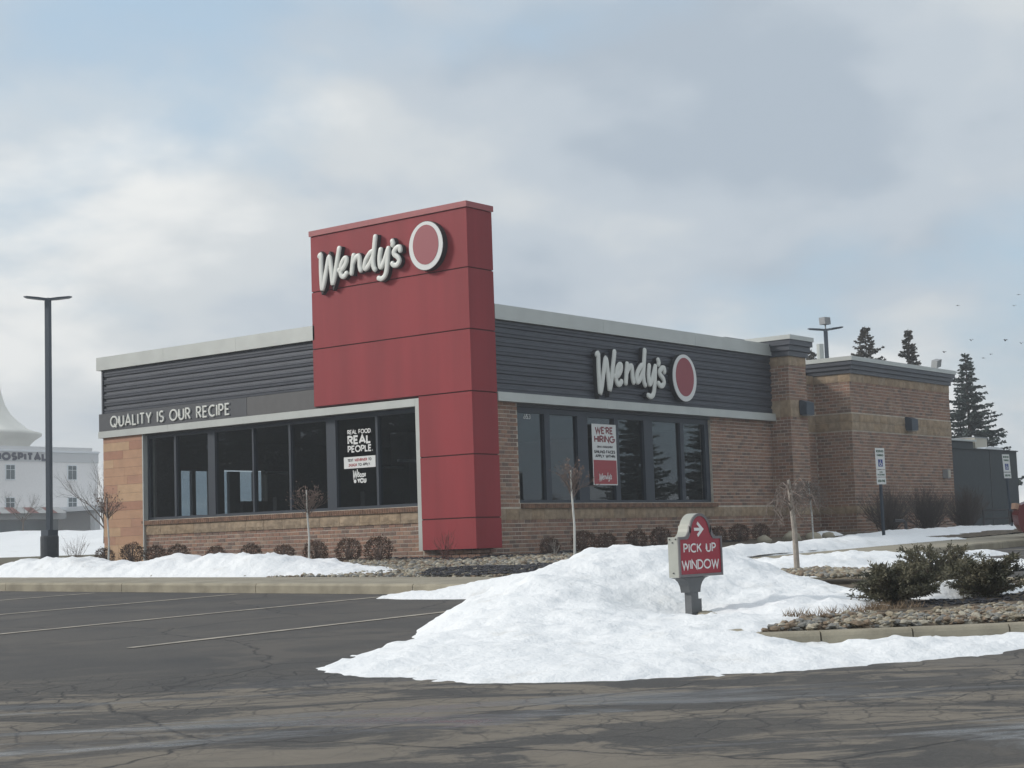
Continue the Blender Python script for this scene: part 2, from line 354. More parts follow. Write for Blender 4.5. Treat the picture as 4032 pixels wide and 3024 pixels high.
# ---------------------------------------------------------------- terrain
GC = (-0.07782256, 0.01729082, 0.01165043, -6.886127e-05, -0.000125091)
def G(X, Y):
    X = min(15., max(-32., X)); Y = min(28., max(-28., Y))
    return GC[0]+GC[1]*X+GC[2]*Y+GC[3]*X*X+GC[4]*X*Y
def ground_z(X, Y):
    d = math.hypot(X+10, Y-10)
    return G(X, Y) + max(0, min(d-75, 120))*0.012
KX, KY = -8.0, -8.1          # kerb lines of the two walks
xs = [-3000, -900, -300, -120] + list(np.arange(-60, 60.1, 1.0)) + [90, 120, 150, 200, 320, 900, 3000]
ys = [-3000, -900, -300, -120] + list(np.arange(-60, 60.1, 1.0)) + [90, 120, 150, 200, 320, 900, 3000]
mb = MB(); nx, ny = len(xs), len(ys)
mb.v = [(x, y, ground_z(x, y)) for y in ys for x in xs]
mb.f = [(j*nx+i, j*nx+i+1, (j+1)*nx+i+1, (j+1)*nx+i) for j in range(ny-1) for i in range(nx-1)]; mb.m = [0]*len(mb.f)
struct(mb.build('ground', MT['asphalt'], smooth=True))

def sheet(poly_fn, x0, x1, y0, y1, step, zf, skirt=0.0):
    m = MB(); nx = max(1, int(round((x1-x0)/step))); ny = max(1, int(round((y1-y0)/step)))
    m.v = [(x0+(x1-x0)*i/nx, y0+(y1-y0)*j/ny, zf(x0+(x1-x0)*i/nx, y0+(y1-y0)*j/ny)) for j in range(ny+1) for i in range(nx+1)]
    for j in range(ny):
        for i in range(nx): m.face((j*(nx+1)+i, j*(nx+1)+i+1, (j+1)*(nx+1)+i+1, (j+1)*(nx+1)+i))
    return m
KH = 0.135
def slab(m, x0, x1, y0, y1, th=0.2, dz=0.0, gap=0.006):
    x0 += gap; x1 -= gap; y0 += gap; y1 -= gap
    c = [(x0, y0), (x1, y0), (x1, y1), (x0, y1)]; n = len(m.v)
    m.v += [(x, y, G(x, y)+KH+dz-th) for x, y in c] + [(x, y, G(x, y)+KH+dz) for x, y in c]
    for f in ((0, 3, 2, 1), (4, 5, 6, 7), (0, 1, 5, 4), (1, 2, 6, 5), (2, 3, 7, 6), (3, 0, 4, 7)): m.face(tuple(n+i for i in f))
walk = struct(MB().box(KX+0.16, KX+0.2, -7, 30, -1.5, -1.49).build('pavement', MT['concrete']))
for k in range(25):
    y0 = -6.35+1.52*k; m = MB(); slab(m, KX+0.15, KX+1.75, y0, y0+1.52); m.build('slab', MT['concrete'], walk)
for k in range(22):
    x0 = KX+0.15+1.52*k; m = MB(); slab(m, x0, x0+1.52, KY+0.15, KY+1.75); m.build('slab', MT['concrete'], walk)
kerb = struct(MB().box(KX+0.02, KX+0.06, -7, 30, -1.5, -1.49).build('kerb', MT['kerb']))
def kerb_piece(p0, p1, wd=0.15):
    p0, p1 = Vector((*p0, 0)), Vector((*p1, 0)); d = (p1-p0).normalized(); nrm = Vector((-d.y, d.x, 0))
    p0 = p0+d*0.006; p1 = p1-d*0.006; m = MB(); rows = []
    for p in (p0, p1):
        pr = []
        for off, dz in ((0, -0.25), (0, KH-0.028), (0.012, KH-0.008), (0.03, KH+0.003), (wd, KH+0.003), (wd, -0.25)):
            q = p+nrm*off; pr.append((q.x, q.y, G(q.x, q.y)+dz))
        rows.append(pr)
    n = len(rows[0]); m.v = rows[0]+rows[1]
    for i in range(n-1): m.face((i, i+1, n+i+1, n+i))
    m.face(tuple(reversed(range(n)))); m.face(tuple(range(n, 2*n)))
    m.build('kerb_stone', MT['kerb'], kerb)
y = 30.0
jit = random.Random(3)
while y > -7.2:
    L_ = jit.choice((2.4, 2.9, 1.9, 3.05)); kerb_piece((KX, y), (KX, y-L_)) ; y -= L_
arc = [(KX, y)] + [(KX+0.9-0.9*math.cos(t), KY+0.9-0.9*math.sin(t)) for t in np.linspace(0.25, math.pi/2, 4)]
for a, b in zip(arc, arc[1:]): kerb_piece(a, b)
x = arc[-1][0]
while x < 28: kerb_piece((x, KY), (x+2.6, KY)); x += 2.6
# planting beds beside the walls
BEDX = KX+1.75; BEDY = KY+1.75
def bed_z(x, y):
    e = min(max(x-BEDX, 0), 1.0) if y > BEDY else 0
    return G(x, y)+KH-0.02+0.03*fbm(x*0.7, y*0.7)+0.05*e*0.6
struct(sheet(None, BEDX+0.005, 0.6, BEDY+0.005, 30, 0.35, bed_z).build('planting_bed', MT['bedsoil'], smooth=True))
struct(sheet(None, 0.605, 26, BEDY+0.005, 0.6, 0.35, bed_z).build('planting_bed', MT['bedsoil'], smooth=True))

# parking stripes
def stripe(p0, p1, wd=0.1):
    p0, p1 = Vector((*p0, 0)), Vector((*p1, 0)); d = (p1-p0).normalized(); nn = Vector((-d.y, d.x, 0))*wd/2; m = MB(); k = 12
    for i in range(k):
        a = p0.lerp(p1, i/k); b = p0.lerp(p1, (i+1)/k)
        q = [a-nn, b-nn, b+nn, a+nn]; m.quad(*[(c.x, c.y, ground_z(c.x, c.y)+0.006) for c in q])
    struct(m.build('parking_stripe', MT['paint']))
for y in (-11.4, -8.37, -5.4, -2.33, 0.91, 3.85, 6.9, 10.0): stripe((KX-0.3, y), (KX-7.1, y))
for x in (2.2, 5.0, 7.8, 10.6): stripe((x, KY-0.2), (x, KY-5.6))

# ---------------------------------------------------------------- island
ISL = [(-13.75, -13.75), (-13.78, -14.05), (-13.5, -14.42), (-13.05, -14.95), (-12.55, -15.5), (-11.7, -16.3), (-10.4, -17.1), (-8.6, -17.3), (-7.6, -16.6), (-7.0, -15.2), (-6.6, -13.6), (-6.1, -12.2), (-6.3, -10.7), (-7.4, -10.0), (-9.2, -10.5), (-11.0, -11.6), (-12.6, -12.9)]
isl = MB(); cxy = (-9.9, -13.6)
iv = [(cxy[0], cxy[1], G(*cxy)+KH+0.06)]
for t in (0.5, 0.985):
    for x, y in ISL:
        px, py = cxy[0]+(x-cxy[0])*t, cxy[1]+(y-cxy[1])*t; iv.append((px, py, G(px, py)+KH-0.02+(0.05 if t < 0.9 else 0)))
n = len(ISL); isl.v = iv
for i in range(n):
    j = (i+1) % n; isl.face((0, 1+i, 1+j)); isl.face((1+i, 1+n+i, 1+n+j, 1+j))
struct(isl.build('island_bed', MT['bedsoil'], smooth=True))
for a, b in zip(ISL, ISL[1:]+ISL[:1]): kerb_piece(b, a) if False else kerb_piece(a, b)

# ---------------------------------------------------------------- restaurant building
B = thing('restaurant_building', 'low brick restaurant with a tall red corner tower and dark ribbed metal upper walls', 'building', (0, 0, 0))
def part(name, m, material, parent=None, **k): return m.build(name, material, parent or B, **k)
WX, WY = 0.15, 0.15          # brick face planes of the two street walls
LEND, REND = 11.42, 14.32    # ends of the left wall and of the right wall
PX0, PX1, PY = 11.95, 12.84, -0.43      # brick pier
WGX, WGY, WGE = 14.32, -0.90, 20.57     # rear wing
SILL, SB0, SB1 = 1.03, 0.80, 1.03
core = 0.003
wl = part('brick_wall', MB().box(WX+core, WX+0.3, 1.2, 10.0, -0.5, 1.14), MT['mortar'])
wr = MB(); wr.box(0.7, REND+0.2, WY+core, WY+0.3, -0.5, 1.14); wr.box(0.7, 1.60, WY+core, WY+0.3, 1.14, 3.2); wr.box(9.05, REND+0.2, WY+core, WY+0.3, 1.14, 4.4); wr = part('brick_wall', wr, MT['mortar'])
pier = part('brick_pier', MB().box(PX0+core, PX1-core, PY+core, 0.5, -0.5, 4.8), MT['mortar'])
wing = part('brick_wing', MB().box(WGX+core, WGE-core, WGY+core, 9.0, -0.5, 4.6), MT['mortar'])
CH, BL = 0.0813, 0.2032
bricks = []            # (depth, centre, length, udir, normal, wall)
def lay(u0, u1, z0, z1, fr_pt, udir, nrm, wall, course0=0):
    n0 = int(math.floor(z0/CH+0.001))
    for c in range(n0, int(round(z1/CH))):
        zc = (c+0.5)*CH
        if zc < z0 or zc > z1: continue
        off = (BL/2 if c % 2 else 0); u = u0-BL+ (off-(u0 % BL) if False else off)
        while u < u1:
            a, b = max(u, u0), min(u+BL, u1)
            if b-a > 0.045:
                p = fr_pt((a+b)/2, zc); v = Vector(p)-CAM
                bricks.append((v.dot(FW), p, b-a-0.014, udir, nrm, wall))
            u += BL
def onleft(u, z): return (WX, u, z)
def onright(u, z): return (u, WY, z)
lay(1.5, 10.0, -0.1, SB0, onleft, (0, 1, 0), (-1, 0, 0), wl)
lay(0.05, 1.5, -0.1, 0.25, lambda u, z: (WX, u, z), (0, 1, 0), (-1, 0, 0), wl)
lay(0.2, PX0, -0.1, SB0, onright, (1, 0, 0), (0, -1, 0), wr)
lay(0.75, 1.60, 1.03, 3.15, onright, (1, 0, 0), (0, -1, 0), wr)
lay(9.05, PX0, 1.03, 3.17, onright, (1, 0, 0), (0, -1, 0), wr)
for z0, z1 in ((-0.1, SB0), (1.0, 3.24), (3.67, 4.53)):
    lay(PY, WY, z0, z1, lambda u, z: (PX0, u, z), (0, 1, 0), (-1, 0, 0), pier)
    lay(PX0, PX1, z0, z1, lambda u, z: (u, PY, z), (1, 0, 0), (0, -1, 0), pier)
for z0, z1 in ((-0.1, SB0), (1.0, 2.95), (3.39, 4.21)):
    lay(PX1, WGX, z0, z1, onright, (1, 0, 0), (0, -1, 0), wr)
    lay(WGY, WY, z0, z1, lambda u, z: (WGX, u, z), (0, 1, 0), (-1, 0, 0), wing)
    lay(WGX, WGE, z0, z1, lambda u, z: (u, WGY, z), (1, 0, 0), (0, -1, 0), wing)
def brick_geo(m, p, ln, ud, nr, h=CH-0.014, proud=0.004, ch=0.003):
    p, u, nn = Vector(p), Vector(ud), Vector(nr); z = Vector((0, 0, 1)); hl, hh = ln/2, h/2; b = len(m.v)
    for dn, e in ((-0.02, 0), (proud-ch*0.5, 0), (proud, ch)):
        for a, c in ((-1, -1), (1, -1), (1, 1), (-1, 1)): m.v.append(tuple(p+u*a*(hl-e)+z*c*(hh-e)+nn*(dn)))
    for r in (0, 4):
        for i in range(4): m.face((b+r+i, b+r+(i+1) % 4, b+r+4+(i+1) % 4, b+r+4+i))
    m.face((b+8, b+9, b+10, b+11))
bricks.sort(key=lambda b: b[0])
rb = random.Random(11)
seen = [b for b in bricks if 0.28 < b[1][2] and not (b[5] is wr and b[2] < 0.1)]
single = set(id(b) for b in seen[:300]); meshes = {}; rest = {}
for b in bricks:
    k = rb.choices(range(6), (5, 4, 2.2, 2, 3, 1.6))[0]; dep, p, ln, ud, nr, wall = b
    if id(b) in single:
        key = (k, round(ln, 3), nr)
        if key not in meshes:
            m = MB(); brick_geo(m, (0, 0, 0), ln, ud, nr); me = bpy.data.meshes.new('brick'); me.from_pydata(m.v, [], m.f); me.materials.append(BR[k]); meshes[key] = me
        o = bpy.data.objects.new('brick', meshes[key]); C.objects.link(o); o.parent = wall; o.location = Vector(p)+Vector(nr)*rb.uniform(-0.002, 0.002)
    else:
        m = rest.setdefault(wall.name, MB()); m.k = k; brick_geo(m, Vector(p)+Vector(nr)*rb.uniform(-0.002, 0.002), ln, ud, nr)
for nme, m in rest.items(): stuff(m.build('brickwork', BR, bpy.data.objects[nme]))
# stone bands, block by block
def stone_band(u0, u1, z0, z1, fr_pt, ud, nr, wall, ln=0.40, proud=0.02, rough=0.010):
    n = max(1, int(round((u1-u0)/ln))); d = (u1-u0)/n
    for i in range(n):
        m = MB(); a, b_ = u0+i*d+0.004, u0+(i+1)*d-0.004; ku, kz = 5, 3; base = 0; pts = []
        for jz in range(kz+1):
            for ju in range(ku+1):
                u = a+(b_-a)*ju/ku; z = z0+0.004+(z1-z0-0.008)*jz/kz
                e = ju in (0, ku) or jz in (0, kz); q = Vector(fr_pt(u, z))+Vector(nr)*(proud-0.006 if e else proud+rough*abs(mnoise.noise(Vector((u*9, z*13, i)))))
                pts.append(tuple(q))
        m.v = pts
        for jz in range(kz):
            for ju in range(ku): m.face((jz*(ku+1)+ju, jz*(ku+1)+ju+1, (jz+1)*(ku+1)+ju+1, (jz+1)*(ku+1)+ju))
        ring = [j for j in range(ku+1)]+[(j+1)*(ku+1)+ku for j in range(kz)]+[kz*(ku+1)+ku-1-j for j in range(ku)]+[(kz-1-j)*(ku+1) for j in range(kz-1)]
        nb = len(m.v); m.v += [tuple(Vector(m.v[r])-Vector(nr)*0.05) for r in ring]
        for j in range(len(ring)): k2 = (j+1) % len(ring); m.face((ring[k2], ring[j], nb+j, nb+k2))
        m.build('stone_block', ST[rb.choices((0, 1, 2), (4, 3, 2))[0]], wall)
stone_band(1.5, 10.0, SB0, SB1, onleft, (0, 1, 0), (-1, 0, 0), wl, 0.55, 0.03, 0.03)
stone_band(0.72, PX0, SB0, SB1-0.0, onright, (1, 0, 0), (0, -1, 0), wr, 0.42)
for z0, z1 in ((SB0, 1.0), (3.24, 3.67), (4.53, 4.77)):
    stone_band(PY-0.02, WY, z0, z1, lambda u, z: (PX0, u, z), (0, 1, 0), (-1, 0, 0), pier, 0.3)
    stone_band(PX0-0.014, PX1, z0, z1, lambda u, z: (u, PY, z), (1, 0, 0), (0, -1, 0), pier, 0.43)
for z0, z1 in ((SB0, 1.0), (2.95, 3.17), (3.17, 3.39), (4.21, 4.44)):
    stone_band(PX1, WGX-0.02, z0, z1, onright, (1, 0, 0), (0, -1, 0), wr, 0.42)
    stone_band(WGY-0.02, WY, z0, z1, lambda u, z: (WGX, u, z), (0, 1, 0), (-1, 0, 0), wing, 0.4)
    stone_band(WGX-0.014, WGE, z0, z1, lambda u, z: (u, WGY, z), (1, 0, 0), (0, -1, 0), wing, 0.42)
# sloping row of sill bricks under each window band
m = MB(); y = 1.5
while y < 10.0: m.obox((WX+0.02, y+0.0325, 1.085), (0.085, 0, 0.008), (0, 0.029, 0), (-0.004, 0, 0.047)); y += 0.068
stuff(m.build('sill_brickwork', MT['rowlock'], wl))
m = MB(); x = 1.62
while x < 9.1: m.obox((x+0.0325, WY+0.02, 1.085), (0.029, 0, 0), (0, 0.085, 0.008), (0, -0.004, 0.047)); x += 0.068
stuff(m.build('sill_brickwork', MT['rowlock'], wr))
# tile pier at the left end
tp = part('tile_pier', MB().box(WX-0.05, WX+0.3, 10.0, LEND-0.02, -0.5, 3.15), MT['mortar'])
rt_ = random.Random(5); z = 0.0; k = 0
while z < 3.14:
    zt = min(z+0.2, 3.145); ys_ = [10.0, 10.0+rt_.uniform(0.35, 0.95), LEND] if k % 3 else [10.0, 10.0+rt_.uniform(0.9, 1.1), LEND]
    for a, b_ in zip(ys_, ys_[1:]):
        MB().box(WX-0.064-rt_.uniform(0, .002), WX-0.03, a+0.002, b_-0.002, z+0.002, zt-0.002).build('tile', TL[rt_.choices((0, 1, 2, 3), (4, 4, 3, 1))[0]], tp)
    z += 0.2; k += 1
for z_ in range(16): MB().box(WX-0.03, 1.2, LEND-0.018, LEND, z_*0.2+0.002, min(z_*0.2+0.198, 3.14)).build('tile', TL[z_ % 3], tp)
MB().box(WX-0.07, WX+0.06, 9.965, 9.998, 0.0, 3.13).build('edge_trim', MT['silver'], tp)
# ribbed metal siding, course by course
def siding(u0, u1, z0, z1, fr, n):
    h = (z1-z0)/n
    for i in range(n):
        a = z0+i*h; m = MB(); prof = [(0.0, 0.0), (0.012, 0.028), (0.30*h, 0.030), (0.36*h, 0.018), (0.42*h, 0.030), (0.66*h, 0.030), (0.74*h, -0.004), (0.985*h, -0.006), (0.99*h, 0.0)]
        for (za, da), (zb, db) in zip(prof, prof[1:]): m.quad(fr(u0, a+za, da), fr(u1, a+za, da), fr(u1, a+zb, db), fr(u0, a+zb, db))
        part('siding_panel', m, MT['dark'])
siding(-11.37, -4.2, 3.70, 4.74, left_fr(0.10), 6)
siding(0.75, 12.0, 3.34, 4.84, right_fr(0.10), 8)
part('upper_wall', MB().box(0.16, 0.4, 4.0, 11.40, 3.1, 5.0), MT['fascia'])
part('upper_wall', MB().box(0.7, 12.0, 0.16, 0.4, 3.1, 5.0), MT['fascia'])
part('corner_trim', MB().box(0.05, 0.16, 11.37, 11.42, 3.70, 4.75), MT['dark'])
# parapet caps in lengths
def runs(a, b, ln):
    n = max(1, int(round(abs(b-a)/ln))); return [(a+(b-a)*i/n, a+(b-a)*(i+1)/n) for i in range(n)]
for a, b_ in runs(4.25, 11.55, 2.45): part('parapet_cap', MB().box(-0.0, 0.45, a+0.002, b_-0.002, 4.74, 5.05), MT['silver'])
for a, b_ in runs(0.80, 12.05, 3.75): part('parapet_cap', MB().box(a+0.002, b_-0.002, 0.0, 0.45, 4.80, 5.10), MT['silver'])
# fascia with slogan and silver canopy band
part('fascia_panel', MB().box(0.03, 0.16, 6.40, 11.50, 3.29, 3.70), MT['fascia'])
part('fascia_panel', MB().box(0.034, 0.16, 4.2, 6.395, 3.29, 3.70), MT['fascia2'])
for a, b_ in runs(1.50, 11.52, 2.5): part('canopy_band', MB().box(0.02, 0.30, a+0.002, b_-0.002, 3.13, 3.285), MT['silver'])
part('canopy_band', MB().box(0.02, 0.25, 1.385, 1.497, 0.25, 3.285), MT['silver'])
for a, b_ in runs(0.80, 12.10, 3.75): part('canopy_band', MB().box(a+0.002, b_-0.002, -0.02, 0.30, 3.16, 3.34), MT['silver'])
# red tower
TW, TL_ = 0.79, 4.30
tw = MB(); tw.box(0.02, TW-0.02, 0.02, TL_-0.02, 3.31, 6.96); tw.box(0.02, TW-0.02, 0.02, 1.36, 0.26, 3.32)
tower = part('tower', tw, MT['redjoint'])
for z0, z1 in ((3.32, 4.54), (4.54, 5.755), (5.755, 6.95)):
    MB().box(0.0, 0.03, 0.0, TL_, z0+0.012, z1-0.012).build('panel', MT['red'], tower)
    MB().box(0.032, TW, -0.0, 0.03, z0+0.012, z1-0.012).build('panel', MT['red'], tower)
    MB().box(0.032, TW, TL_-0.03, TL_, z0+0.012, z1-0.012).build('panel', MT['red'], tower)
    MB().box(TW-0.03, TW-0.001, 0.032, TL_-0.032, z0+0.012, z1-0.012).build('panel', MT['red'], tower)
for z0, z1 in ((0.25, 0.86), (0.86, 2.09), (2.09, 3.32)):
    MB().box(0.0, 0.03, 0.0, 1.38, z0+0.012, z1-0.012).build('panel', MT['red'], tower)
    MB().box(0.032, TW, 0.0, 0.03, z0+0.012, z1-0.012).build('panel', MT['red'], tower)
for a, b_ in ((-0.03, 2.6), (2.6, TL_+0.03)): MB().box(-0.03, TW/2, a+0.002, b_-0.002, 6.95, 7.065).build('coping', MT['redcap'], tower); MB().box(TW/2+0.001, TW+0.03, a+0.002, b_-0.002, 6.95, 7.065).build('coping', MT['redcap'], tower)
# pier cap and wing cornice
def cornice(name, x0, x1, y0, y1, z0, z1, out, back=True):
    h = (z1-z0-0.11)/3
    for i in range(3):
        e = out*(0.35+0.3*i); part(name, MB().box(x0-e, x1+e, y0-e, y1+e, z0+i*h+0.001, z0+(i+1)*h-0.001), MT['dark'])
    e = out*1.12; part('white_cap', MB().box(x0-e, x1+e, y0-e, y1+e, z1-0.11, z1), MT['silver'])
cornice('pier_cornice', PX0, PX1, PY, 0.5, 4.77, 5.28, 0.16)
cornice('wing_cornice', WGX, WGE, WGY, 9.0, 4.43, 4.86, 0.16)
# windows
GL = []
def window_band(kind, planes, panes, z0, z1, posts):
    return
def pane(fr, a, b_, z0, z1, w_):
    m = MB(); m.prism([(a, z0), (b_, z0), (b_, z1), (a, z1)], fr, 0.0, 0.006); return m.build('pane', MT['glass'], w_)
wL = part('window', MB().box(0.22, 0.34, 1.5, 10.0, 3.03, 3.13), MT['frame'])     # head
MB().box(0.22, 0.34, 1.5, 10.0, 1.135, 1.20).build('window_sill', MT['frame'], wL)
lf = left_fr(0.28)
for a, b_ in ((9.93, 10.0), (8.97, 9.04), (7.66, 7.89), (6.40, 6.45), (5.25, 5.31), (3.91, 4.18), (2.71, 2.77), (1.5, 1.54)): MB().box(0.215, 0.335, a, b_, 1.195, 3.035).build('mullion', MT['frame'], wL)
for a, b_ in ((9.04, 9.93), (7.89, 8.97), (6.45, 7.66), (5.31, 6.40), (4.18, 5.25), (2.77, 3.91), (1.54, 2.71)): pane(lf, -b_, -a, 1.20, 3.03, wL)
wR = part('window', MB().box(1.60, 9.05, 0.22, 0.34, 2.98, 3.165), MT['frame'])
MB().box(1.60, 9.05, 0.22, 0.34, 1.135, 1.20).build('window_sill', MT['frame'], wR)
rf = right_fr(0.28)
for a, b_ in ((1.60, 1.67), (2.59, 2.77), (3.75, 4.12), (5.12, 5.29), (6.29, 6.64), (7.80, 7.95), (8.88, 9.05)): MB().box(a, b_, 0.215, 0.335, 1.195, 2.985).build('mullion', MT['frame'], wR)
for a, b_ in ((1.67, 2.59), (2.77, 3.75), (4.12, 5.12), (5.29, 6.29), (6.64, 7.80), (7.95, 8.88)): pane(rf, a, b_, 1.20, 2.98, wR)
# rooms behind the glass
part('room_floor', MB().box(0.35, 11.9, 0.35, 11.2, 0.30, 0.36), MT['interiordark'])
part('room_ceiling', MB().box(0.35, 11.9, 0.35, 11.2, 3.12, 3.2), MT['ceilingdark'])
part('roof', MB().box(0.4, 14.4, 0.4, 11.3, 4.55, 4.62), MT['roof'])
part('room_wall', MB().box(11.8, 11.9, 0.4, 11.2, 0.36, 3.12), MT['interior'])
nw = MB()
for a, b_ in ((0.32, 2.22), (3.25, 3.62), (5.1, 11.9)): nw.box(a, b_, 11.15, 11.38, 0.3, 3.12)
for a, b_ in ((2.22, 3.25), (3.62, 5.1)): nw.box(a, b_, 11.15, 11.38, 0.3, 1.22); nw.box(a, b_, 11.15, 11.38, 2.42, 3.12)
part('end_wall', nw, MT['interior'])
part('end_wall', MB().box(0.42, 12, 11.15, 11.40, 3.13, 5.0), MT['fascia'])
wN = part('window', MB().box(2.22, 3.25, 11.2, 11.3, 2.38, 2.419), MT['frame'])
MB().box(2.62, 2.73, 11.2, 11.3, 1.221, 2.379).build('mullion', MT['frame'], wN); MB().box(3.84, 4.2, 11.2, 11.3, 1.221, 2.379).build('mullion', MT['frame'], wN); MB().box(4.68, 4.82, 11.2, 11.3, 1.221, 2.379).build('mullion', MT['frame'], wN)
pane(right_fr(11.25), 2.23, 2.62, 1.23, 2.38, wN); pane(right_fr(11.25), 2.73, 3.24, 1.23, 2.38, wN); pane(right_fr(11.25), 3.63, 3.84, 1.23, 2.38, wN); pane(right_fr(11.25), 4.2, 4.68, 1.23, 2.38, wN); pane(right_fr(11.25), 4.82, 5.09, 1.23, 2.38, wN)
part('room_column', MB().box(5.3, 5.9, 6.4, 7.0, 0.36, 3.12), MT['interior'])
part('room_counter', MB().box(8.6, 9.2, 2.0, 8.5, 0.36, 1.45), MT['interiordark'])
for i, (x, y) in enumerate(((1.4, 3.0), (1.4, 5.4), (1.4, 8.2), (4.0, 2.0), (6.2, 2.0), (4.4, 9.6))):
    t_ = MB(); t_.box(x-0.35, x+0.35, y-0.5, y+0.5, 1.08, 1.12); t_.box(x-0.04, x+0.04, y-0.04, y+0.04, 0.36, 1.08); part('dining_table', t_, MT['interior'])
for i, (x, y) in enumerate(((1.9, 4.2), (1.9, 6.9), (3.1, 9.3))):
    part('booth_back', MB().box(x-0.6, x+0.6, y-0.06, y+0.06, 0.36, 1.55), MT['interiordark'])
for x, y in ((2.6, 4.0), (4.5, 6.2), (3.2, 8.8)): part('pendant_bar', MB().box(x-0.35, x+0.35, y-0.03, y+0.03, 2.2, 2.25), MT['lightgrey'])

# ---------------------------------------------------------------- stroke lettering
def A_(cx, cy, rx, ry, a0, a1, n=9): return [(cx+rx*math.cos(R(a0+(a1-a0)*i/n)), cy+ry*math.sin(R(a0+(a1-a0)*i/n))) for i in range(n+1)]
GLY = {
 'A': (.72, [[(0, 0), (.36, 1), (.72, 0)], [(.13, .3), (.59, .3)]]), 'B': (.52, [[(0, 0), (0, 1)], [(0, 1)]+A_(.25, .76, .24, .24, 90, -90)+[(0, .52)], [(0, .52)]+A_(.25, .26, .27, .26, 90, -90)+[(0, 0)]]),
 'C': (.7, [A_(.45, .5, .45, .5, 55, 305, 14)]), 'D': (.68, [[(0, 0), (0, 1)]+A_(.2, .5, .48, .5, 90, -90, 12)+[(0, 0)]]), 'E': (.46, [[(.46, 1), (0, 1), (0, 0), (.46, 0)], [(0, .5), (.4, .5)]]),
 'F': (.46, [[(.46, 1), (0, 1), (0, 0)], [(0, .5), (.4, .5)]]), 'G': (.8, [A_(.45, .5, .45, .5, 50, 360, 16)+[(.5, .5)]]), 'H': (.6, [[(0, 0), (0, 1)], [(.6, 0), (.6, 1)], [(0, .5), (.6, .5)]]),
 'I': (.0, [[(0, 0), (0, 1)]]), 'J': (.4, [[(.4, 1), (.4, .25)]+A_(.2, .22, .2, .22, 0, -180)]), 'K': (.56, [[(0, 0), (0, 1)], [(.54, 1), (.02, .45)], [(.2, .62), (.56, 0)]]), 'L': (.44, [[(0, 1), (0, 0), (.44, 0)]]),
 'M': (.86, [[(0, 0), (.1, 1), (.43, .2), (.76, 1), (.86, 0)]]), 'N': (.64, [[(0, 0), (0, 1), (.64, 0), (.64, 1)]]), 'O': (.92, [A_(.46, .5, .46, .5, 90, 450, 20)]),
 'P': (.5, [[(0, 0), (0, 1)]+A_(.24, .73, .26, .27, 90, -90)+[(0, .46)]]), 'Q': (.92, [A_(.46, .5, .46, .5, 90, 450, 20), [(.5, .25), (.82, -.1)]]), 'R': (.54, [[(0, 0), (0, 1)]+A_(.24, .74, .26, .26, 90, -90)+[(0, .48)], [(.24, .48), (.54, 0)]]),
 'S': (.5, [A_(.26, .74, .24, .26, 40, 270, 9)+A_(.24, .25, .26, .25, 90, -140, 9)]), 'T': (.56, [[(0, 1), (.56, 1)], [(.28, 1), (.28, 0)]]), 'U': (.6, [[(0, 1), (0, .3)]+A_(.3, .3, .3, .3, 180, 360)+[(.6, 1)]]),
 'V': (.68, [[(0, 1), (.34, 0), (.68, 1)]]), 'W': (.98, [[(0, 1), (.24, 0), (.49, .85), (.74, 0), (.98, 1)]]), 'X': (.6, [[(0, 0), (.6, 1)], [(0, 1), (.6, 0)]]), 'Y': (.64, [[(0, 1), (.32, .45), (.64, 1)], [(.32, .45), (.32, 0)]]), 'Z': (.55, [[(0, 1), (.55, 1), (0, 0), (.55, 0)]]),
 '0': (.56, [A_(.28, .5, .28, .5, 90, 450, 16)]), '2': (.5, [A_(.25, .74, .25, .26, 170, -20, 8)+[(0, 0), (.5, 0)]]), '3': (.5, [A_(.24, .75, .24, .25, 150, -80, 8)+A_(.24, .26, .26, .26, 80, -150, 9)]), '4': (.56, [[(.42, 0), (.42, 1), (0, .3), (.56, .3)]]),
 '5': (.5, [[(.46, 1), (.08, 1), (.04, .55)]+A_(.23, .32, .27, .32, 110, -150, 10)]), '6': (.52, [[(.4, 1), (.06, .45)]+A_(.26, .29, .26, .29, 160, 520, 16)]), '8': (.5, [A_(.25, .75, .22, .25, 90, 450, 14), A_(.25, .26, .25, .26, 90, 450, 14)]),
 '&': (.66, [[(.62, 0), (.14, .66)]+A_(.28, .8, .17, .2, 200, -30, 8)+[(.08, .4)]+A_(.26, .22, .24, .22, 150, 330, 8)+[(.6, .5)]]), '.': (.06, [[(0, .03), (.06, .03)]]), "'": (.02, [[(.02, 1), (0, .74)]]), '$': (.5, [A_(.26, .7, .22, .2, 40, 270, 9)+A_(.24, .3, .24, .2, 90, -140, 9), [(.25, -.06), (.25, 1.06)]]), '-': (.3, [[(0, .5), (.3, .5)]])}
